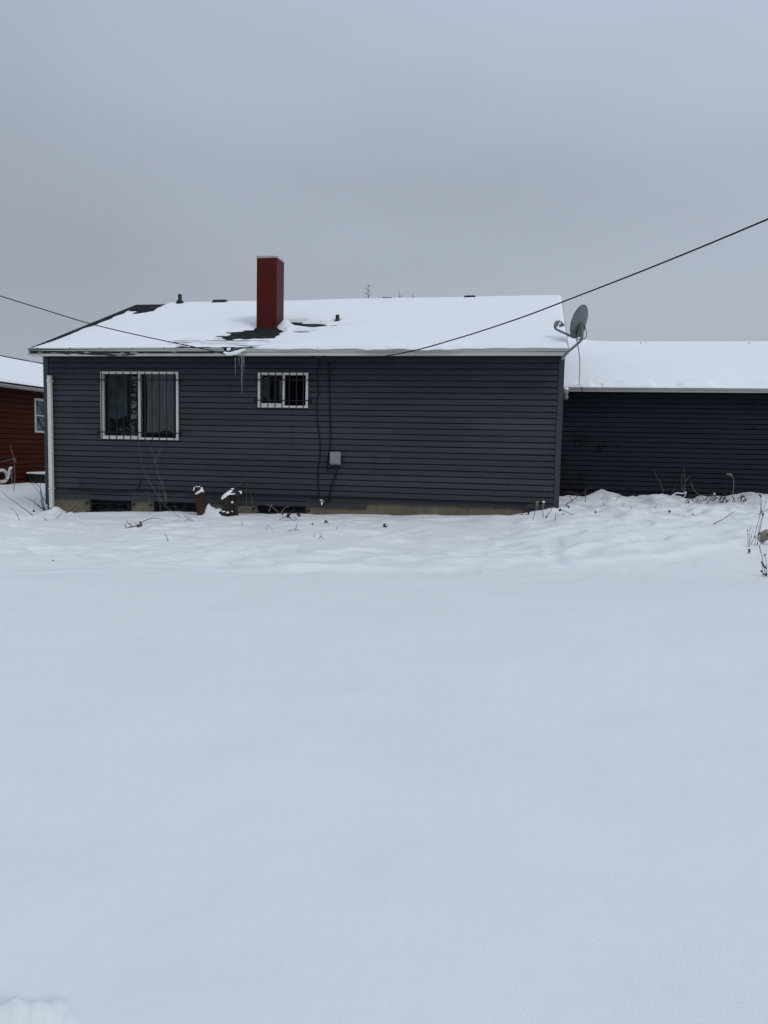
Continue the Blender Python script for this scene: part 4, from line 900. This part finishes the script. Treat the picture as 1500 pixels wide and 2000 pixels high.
weed('sprig', 'thin bent grass blade below the dry grass', -1.5, [[(520, 1035), (521, 1029), (525, 1027), (532, 1033), (536, 1037)]], .003, TWIGP)
weed('sprig', 'crossed thin twigs in the snow left of the leaning stump', -.9, [[(360, 1008), (368, 1014), (377, 1018), (382, 1019)], [(361, 1017), (370, 1012), (378, 1008)]], .004, TWIG)
weed('corner_weed', 'clump of dark twigs below the cut stems at the right foot of the grey wall', -.35, [[(1041, 1015), (1044, 1004), (1047, 996)], [(1061, 1011), (1060, 1000), (1058, 996)], [(1067, 1011), (1071, 1003), (1076, 998), (1078, 985), (1077, 945)], [(1084, 1018), (1085, 1009), (1086, 1000)]], .005, TWIG,
     heads=((1067, 1010, 2), (1084, 1018, 2)), hm=LEAF)
weed('fallen_twig', 'long thin twig reaching right over the snow from the house corner', -.35, [[(1092, 996), (1103, 998), (1115, 1004), (1125, 1007), (1134, 1006.5)], [(1096, 1007), (1101, 1002), (1099, 997)]], .005, TWIG, 'twig', heads=((1094, 995, 3), (1098, 1006, 2)), hm=LEAF)
weed('leaf_litter', 'dark leaves and a thin twig left of the cut stems, against the foundation', -.2, [[(1010, 995), (1015, 989), (1020, 985)], [(1019, 1007), (1031, 1004), (1035, 999), (1043, 996)]], .005, TWIG, 'leaves', heads=((1031, 1000, 4), (1021, 1007, 3)), hm=LEAF)
weed('bare_sapling', 'dark bare twigs leaning over the snow in front of the dark wing', 1.4, [[(1103, 989), (1108, 984), (1117, 978), (1130, 968), (1141, 960), (1160, 950)], [(1117, 979), (1115, 973), (1112, 969)], [(1106, 991), (1109, 985)], [(1128, 966), (1120, 962), (1105, 960)]], .007, TWIG, 'sapling', depth=.2)
weed('dead_stalk', 'single pale straight stalk right of the leaning bare twigs', 1.6, [[(1143.5, 982), (1143, 968), (1143, 953)]], .006, TWIGP)
weed('sprig', 'small dark sprig, left one in the snow before the wing', .6, [[(1110, 993), (1112, 989), (1110, 986)]], .006, TWIG, heads=((1111, 990, 2),), hm=LEAF)
weed('sprig', 'small dark leaf sprig, middle one in the snow before the wing', .2, [[(1165, 1004), (1163, 999), (1162, 996)]], .006, TWIG, heads=((1163, 1000, 2),), hm=LEAF)
weed('dead_stalk', 'short upright stalk on the snow hump before the wing', 1.2, [[(1179, 990), (1179, 985), (1179, 981)]], .006)
weed('grass_blade', 'lone grass blade leaning left in the snow, right of the snow hump before the wing', .9, [[(1236, 996), (1231, 989), (1227, 985)]], .0045, TWIGP, 'grass')
weed('grass_blade', 'lone grass blade leaning right, closest to the wing wall behind the snow hump', 1.2, [[(1201, 980), (1208, 970), (1213, 965)]], .0045, TWIGP, 'grass')
weed('grass_blade', 'two short grass blades leaning right, side by side before the wing wall', .9, [[(1279, 992), (1283, 987), (1287, 983)], [(1287, 993), (1292, 986)]], .0045, TWIGP, 'grass')
weed('sprig', 'small dark branched sprig in front of the wing wall weeds', .2, [[(1306, 1004), (1308, 1000), (1308, 996)], [(1308, 1000), (1311, 998)], [(1308, 1001), (1304, 998)]], .006, TWIG, heads=((1308, 998, 2),), hm=LEAF)
weed('sprig', 'hooked twig lying on the snow beyond the small branched sprig', -.2, [[(1352, 1003), (1358, 1007), (1365, 1006)], [(1353, 1006), (1357, 1007)]], .006)
weed('dead_stalk', 'long thin twig slanting over the snow near the right edge', -.6, [[(1390, 1025), (1404, 1018), (1416, 1012), (1428, 1003), (1437, 999)]], .0055)
weed('tall_weed', 'tall pale weed standing against the dark wing wall', 3.0, [[(1337, 972), (1338, 950), (1337, 930), (1336, 912)], [(1338, 942), (1344, 933), (1348, 930)], [(1335, 955), (1331, 940), (1333, 925)], [(1337, 960), (1328, 950)]], .006, TWIGP)
weed('tall_weed', 'leaning thin weed left of the tall pale weed at the wing wall', 3.0, [[(1296, 962), (1290, 945), (1282, 930), (1276, 916)], [(1313, 962), (1316, 955), (1319, 951)]], .0055, TWIGP)
weed('curved_stalk', 'thin stalk drooping in an arc beside a snow-tipped twig at the wing wall', 2.9, [[(1350, 943), (1353, 953), (1360, 962), (1370, 967), (1384, 966), (1394, 964)]], .0075, TWIGP, heads=((1395, 964, 3),), hm=RSNOW)
weed('plume_grass', 'curved pale grass plume bowing against the dark wing wall', 2.95, [[(1431, 965), (1433, 952), (1433, 938), (1430, 930), (1425, 926), (1419, 926)]], .006, TWIGG, 'grass', heads=((1424, 926, 3), (1428, 928.5, 3), (1420, 927, 2)), hm=TWIGG)
weed('snowy_twig', 'low snow-covered arching twig at the foot of the wing wall', 2.6, [[(1309, 973), (1314, 967), (1322, 963), (1332, 964), (1338, 962), (1340, 961), (1338, 968), (1334, 973)]], .013, RSNOW, 'twig')
def brush(label, x0, x1, y0, y1, Y, n, seed, mt, r):
    rnd = random.Random(seed); st = []
    for i in range(n):
        x = rnd.uniform(x0, x1); y = rnd.uniform((y0+y1)/2, y1); dx = rnd.uniform(-14, 14); h = rnd.uniform(3, 14)
        st.append([(x, y), (x+dx*.5, y-h*.8), (x+dx, y-h*rnd.uniform(.4, 1.1))])
    weed('brush', label, Y, st, r, mt, 'brush', depth=.3)
brush('tangle of dead brush half buried in snow before the wing wall', 1375, 1420, 962, 984, 2.3, 34, 5, TWIG, .0055)
brush('sparser brush tangle right of the denser one at the wing wall', 1418, 1462, 962, 982, 2.4, 18, 6, TWIG, .0055)
brush('brush tangle at the left of the denser one, before the low snowy twig', 1338, 1376, 970, 985, 2.0, 12, 8, TWIG, .005)
weed('seed_weed', 'two straight seed-head weeds, leftmost in the patch at the right edge', -1.9, [[(1461, 1070), (1461, 1050), (1460.5, 1037)], [(1464, 1070), (1464, 1050), (1466, 1027)], [(1466, 1058), (1468, 1045), (1470, 1034)]], .0034, TWIG, heads=tuple((a_, b_, c_*.72) for a_, b_, c_ in ((1460.5, 1037, 2), (1460.5, 1044, 1.6))))
weed('seed_weed', 'tallest seed-head weeds beside the tan stone at the right edge', -1.8, [[(1466, 1066), (1473, 1048), (1480, 1022), (1486, 1003), (1493, 990), (1498, 970)], [(1486, 1003), (1485, 985), (1484, 968)], [(1487, 1000), (1488, 985), (1487, 970)], [(1486, 1003), (1494, 998), (1502, 994)], [(1483, 1043), (1487, 1022), (1490, 1007)], [(1481, 1043), (1484, 1025), (1489, 1008)]], .0036, TWIG, heads=tuple((a_, b_, c_*.72) for a_, b_, c_ in ((1487, 999, 2), (1490, 1005, 3.2), (1484, 967, 2.5), (1486, 970, 2), (1482, 1043, 3), (1483, 1004, 1.6))))
weed('seed_weed', 'short seed-head weeds leaning in front of the tan stone', -2.1, [[(1474, 1068), (1475, 1058), (1475, 1049)], [(1477, 1068), (1480, 1058), (1481, 1046)], [(1482, 1068), (1490, 1055), (1498, 1045)], [(1490, 1062), (1497, 1055), (1502, 1051)]], .0034, TWIG, heads=tuple((a_, b_, c_*.72) for a_, b_, c_ in ((1475, 1049, 1.5), (1479, 1062, 2), (1498, 1044, 3))))
weed('seed_weed', 'lowest seed-head weed cluster, nearest at the right edge', -3.0, [[(1483, 1066), (1487, 1082), (1490, 1098), (1493, 1112), (1494, 1128)], [(1497, 1125), (1497, 1105), (1495, 1090), (1493, 1082)], [(1487, 1128), (1490, 1116), (1487, 1100)], [(1499, 1128), (1495, 1118), (1491, 1104)]], .0032, TWIG, heads=tuple((a_, b_, c_*.72) for a_, b_, c_ in ((1489, 1100, 2.5), (1491, 1105, 2.5), (1495, 1108, 2.5), (1487, 1117, 2.3), (1494, 1122, 3), (1494, 1084, 2.2), (1498, 1122, 1.5))))
weed('sprig', 'tiny leaf on a stem sticking out below the seed-head weeds', -2.4, [[(1461, 1083), (1463, 1078), (1465, 1075)]], .005, TWIG, heads=((1464, 1076, 2.2),), hm=LEAF)
weed('sprig', 'tiny dark speck of twig, leftmost out on the open snow', -3.6, [[(101, 1097), (104, 1094), (107, 1096)]], .005, TWIG)
# stone at the right edge and the small lump
YS = ground_y(1492, 1061)
q = Vector(at(1495, 1052, Y=YS)); st = empty('stone', (q.x, q.y, gz(q.x, q.y)-.05), 'pointed tan stone with a snowy side, at the right edge of the snow', 'stone')
V = [at(px, py, Y=YS+dy) for px, py, dy in ((1486, 1066, 0), (1484, 1040, .05), (1497, 1033, .1), (1512, 1036, .15), (1516, 1068, .05), (1488, 1064, .35), (1510, 1062, .45), (1497, 1036, .3), (1499, 1067, -.08), (1500, 1046, -.03))]
bm = bmesh.new(); [bm.verts.new(v) for v in V]; bmesh.ops.convex_hull(bm, input=bm.verts); bmesh.ops.subdivide_edges(bm, edges=bm.edges[:], cuts=3, use_grid_fill=True)
bm.verts.index_update(); bm.verts.ensure_lookup_table()
VV = [v.co.copy() for v in bm.verts]; VV = [v+Vector((1, 1, 1))*.012*(float(vnoise(v.x*30, v.z*30, 4))-.5) for v in VV]; FF = [tuple(v.index for v in f.verts) for f in bm.faces]; bm.free()
link('stone_body', VV, FF, STONE, st, False)
mb = MB(); mb.blob(at(1506, 1062, Y=YS-.06), (.10, .06, .05), 2, 9, .1); mb.blob(at(1510, 1040, Y=YS+.1), (.09, .08, .05), 4, 9, .1); mb.build('snow_cap', RSNOW, st, True)
q = Vector(at(752, 1035, Y=-1.6)); lp = empty('wood_lump', q, 'small brown lump with a bit of snow lying alone on the open snow', 'wood')
z0 = gz(q.x, -1.6)+.02
mb = MB(); mb.blob((q.x, -1.6, z0), (.036, .03, .032), 11, 9, .22); mb.build('lump_body', LEAF, lp)
mb = MB(); mb.blob((q.x+.022, -1.625, z0+.012), (.014, .01, .014), 11, 7, .3); mb.build('snow_dusting', RSNOW, lp, True)

# ------------------------------------------------------------------ neighbour's red house
NX = -5.806; NY0, NY1 = 1.5, 19.
nb_ = empty('neighbour_house', (NX-3.5, 10, -.1), 'red clapboard house with a snowy roof, beyond the left corner of the grey house', 'house')
def rot_wall(mb_):     # siding built along x facing -y -> wall in the plane x=NX facing +x
    return [(NX-(v[1]), v[0], v[2]) for v in mb_.v]
WY0, WY1, WZ0, WZ1 = 7.92, 9.0, 1.50, 2.545
nwv, nwf = [], []
for a, b, c, d_ in ((NY0, WY0+.02, -.35, 2.8), (WY0+.02, WY1-.02, -.35, WZ0+.02), (WY0+.02, WY1-.02, WZ1-.02, 2.8), (WY1-.02, NY1, -.35, 2.8)):
    s = siding(a, b, c, d_, 0, base=-.35, dz=.150, dp=.018, seed=7, step=.8); k0 = len(nwv); nwv += rot_wall(s); nwf += [tuple(i+k0 for i in f) for f in s.f]
link('wall', nwv, nwf, REDW, nb_)
mb = MB(); mb.box((NX-.2, NY0, -.3), (NX-.1, NY0+.1, 2.8)); mb.box((NX-8, NY0-.05, -.4), (NX-.02, NY0, 2.8)); mb.box((NX-8, NY1, -.4), (NX-.02, NY1+.05, 2.8)); mb.box((NX-8.05, NY0, -.4), (NX-8, NY1, 2.8))
mb.box((NX-2.0, NY0, -.3), (NX-1.95, NY1, 2.8)); mb.box((NX-8, NY0, 2.78), (NX-.05, NY1, 2.8)); mb.build('side_wall', REDW, nb_)
fr2 = MB(); t = .055
fr2.box((NX-.05, WY0, WZ0), (NX+.035, WY0+t, WZ1)); fr2.box((NX-.05, WY1-t, WZ0), (NX+.035, WY1, WZ1)); fr2.box((NX-.05, WY0+t, WZ1-t*1.2), (NX+.033, WY1-t, WZ1)); fr2.box((NX-.05, WY0+t, WZ0), (NX+.033, WY1-t, WZ0+t))
zm = (WZ0+WZ1)/2; fr2.box((NX-.05, WY0+t, zm-.016), (NX+.02, WY1-t, zm+.016)); wn = fr2.build('window', GARW, nb_)
mb = MB(); mb.box((NX-.03, WY0+t, WZ0+t), (NX-.025, WY1-t, zm-.016)); mb.build('pane', GLASS, wn)
mb = MB(); mb.box((NX-.02, WY0+t, zm+.016), (NX-.015, WY1-t, WZ1-t*1.2)); mb.build('pane', GLASS, wn)
mb = MB(); mb.box((NX-.12, WY0, WZ0), (NX-.11, WY1, WZ1)); mb.build('blind', mat('dark_teal_blind', (.02, .035, .04), .8, (4, .2, 3)), wn)
mb = MB(); mb.box((NX+.30, NY0-.3, 2.755), (NX+.325, NY1+.3, 2.86)); mb.box((NX, NY0, 2.755), (NX+.30, NY1, 2.77)); mb.build('fascia', GARW, nb_)
mb = MB(); mb.box((NX+.326, NY0-.3, 2.80), (NX+.37, NY1+.3, 2.865)); mb.build('gutter', GARW, nb_)
RX, RZ = -9.5, 4.12
mb = MB(); mb.add([(NX+.37, NY0-.3, 2.87), (NX+.37, NY1+.3, 2.87), (RX, NY1+.3, RZ), (RX, NY0-.3, RZ), (-13.5, NY0-.3, 2.87), (-13.5, NY1+.3, 2.87)]+[(NX+.37, NY0-.3, 2.82), (NX+.37, NY1+.3, 2.82), (RX, NY1+.3, RZ-.05), (RX, NY0-.3, RZ-.05), (-13.5, NY0-.3, 2.82), (-13.5, NY1+.3, 2.82)],
       [(0, 1, 2, 3), (3, 2, 5, 4), (6, 9, 8, 7), (9, 10, 11, 8), (0, 3, 9, 6), (3, 4, 10, 9), (1, 7, 8, 2), (2, 8, 11, 5), (0, 6, 7, 1)])
nr = mb.build('roof', SHING, nb_)
nx, ny = 60, 120; V = []
for j in range(ny):
    y = NY0-.28+(NY1-NY0+.56)*j/(ny-1)
    for i in range(nx):
        u = i/(nx-1); u = u**1.3; x = NX+.39+(RX-NX-.39)*u; d_ = (NX+.39-x)
        T = (.12+.03*float(fbm(np.array(x*.5), np.array(y*.5), 5, 2)))*math.sqrt(max(0, 1-(1-min(d_/.14, 1))**2))-.02*float(vnoise(y*1.2, x*2, 4))*(1 if d_ < .5 else 0)
        V.append((x, y, 2.875+(RZ-2.87)*(NX+.37-x)/(NX+.37-RX)+max(T, .0)))
k0 = len(V); V += [(-13.5, NY0-.28+(NY1-NY0+.56)*j/(ny-1), 2.95) for j in range(ny)]
o = link('snow_layer', V, [(j*nx+i, j*nx+i+1, (j+1)*nx+i+1, (j+1)*nx+i)[::-1] for j in range(ny-1) for i in range(nx-1)]+[((j+1)*nx+nx-1, j*nx+nx-1, k0+j, k0+j+1)[::-1] for j in range(ny-1)], RSNOW, nr, True)
mb = MB(); mb.tube([(RX, NY0-.3, RZ+.135), (RX, NY1+.3, RZ+.125)], .022, 6); mb.build('ridge_strip', SHING, nr)
# white exhaust pipe elbows
def nbp(px, py, x=NX+.15):
    v = AF+(px-750)/F_PX*AX+(py-1000)/F_PX*AD; t = (x-CAM[0])/v[0]; return CAM+t*v
mb = MB(); mb.tube(catmull([nbp(-8, 917, NX), nbp(0, 918.5), nbp(7, 919), nbp(13, 926), nbp(13, 936), nbp(8, 940), nbp(1, 941)], 5), .048, 9)
mb.tube(catmull([nbp(13, 936, NX+.2), nbp(17, 930, NX+.22), nbp(17.5, 920, NX+.22), nbp(20, 914, NX+.22), nbp(23, 914, NX+.22)], 5), .035, 9); o = mb.build('exhaust_pipe', PVC, nb_, True)
mb = MB(); mb.tube([nbp(22.5, 915, NX+.22), nbp(22.8, 930, NX+.22), nbp(22.8, 945, NX+.22)], [.014, .011, .004], 6); mb.build('icicle', ICE, o, True)
# air conditioner beside the red wall
a = nbp(72, 935, NX+.35); b = nbp(92, 935, NX+.35); zt = nbp(72, 924, NX+.35)[2]; zb_ = -.2
ac = empty('air_conditioner', (NX+.35, a[1]+.4, zb_), 'dark boxy cooling unit with snow on top, beside the red wall', 'air conditioner')
mb = MB(); mb.box((NX+.05, a[1], zb_), (NX+.6, a[1]+.8, zt-.03)); o = mb.build('casing', BLACK, ac)
mb = MB()
for k in range(9): mb.box((NX+.602, a[1]+.04, zt-.07-.04*k), (NX+.612, a[1]+.76, zt-.06-.04*k))
mb.build('grille', IRON, ac)
mb = MB(); mb.box((NX+.02, a[1]-.04, zt-.028), (NX+.64, a[1]+.84, zt+.02)); o = mb.build('snow_cap', RSNOW, ac); bv = o.modifiers.new('b', 'BEVEL'); bv.width = .02; bv.segments = 3
weed('tall_weed', 'faint pale weed with forked tip in front of the red wall', 5., [[(27, 960), (29, 930), (27, 895), (22, 878), (20, 870)], [(27, 896), (15, 899), (0, 903)], [(28, 895), (33, 905)], [(27, 897), (32, 893)]], .006, TWIGP)

# ------------------------------------------------------------------ far bare trees beyond the ridge
def far_tree(px, ptop, Y, label, seed, wpx, n):
    top = Vector(at(px, ptop, Y=Y)); base = Vector((top.x, Y, -.3)); rnd = random.Random(seed)
    e = empty('bare_tree', base, label, 'tree', 'bare trees beyond the roof'); H = top.z-base.z
    mb = MB(); mb.tube([base, base.lerp(top, .5)+Vector((.1, 0, 0)), top], [.13, .08, .02], 7); mb.build('trunk', FART, e, True)
    cw = MB(); s = (Y+12.7)/F_PX
    for i in range(n):
        t = 1-(i+1)/n*.62; p = base.lerp(top, t); side = -1 if i % 2 else 1
        L = wpx*s*(.25+.9*(1-t)**.7)*rnd.uniform(.6, 1.1); a = rnd.uniform(-.7, .7)
        q = p+Vector((side*L*math.cos(a), L*math.sin(a), L*rnd.uniform(.35, .75))); m1 = p.lerp(q, .55)-Vector((0, 0, L*.08))
        cw.tube([p, m1, q], [.022, .016, .008], 5)
        for k in range(4):
            u = rnd.uniform(.35, .95); c = p.lerp(m1, u/.55) if u < .55 else m1.lerp(q, (u-.55)/.45); cw.tube([c, c+Vector((rnd.uniform(-.25, .35)*side, rnd.uniform(-.3, .3), rnd.uniform(.1, .45)))*L*.6], [.014, .007], 4)
    cw.build('crown', FART, e, True)
far_tree(719, 555, 34, 'tallest bare tree tip showing above the snowy ridge', 3, 26, 46)
far_tree(780, 571, 38, 'short bare tree tip, nearest right of the tallest one above the ridge', 5, 20, 24)
far_tree(806, 573, 42, 'faint bare tree tip, farthest right above the snowy ridge', 6, 18, 24)
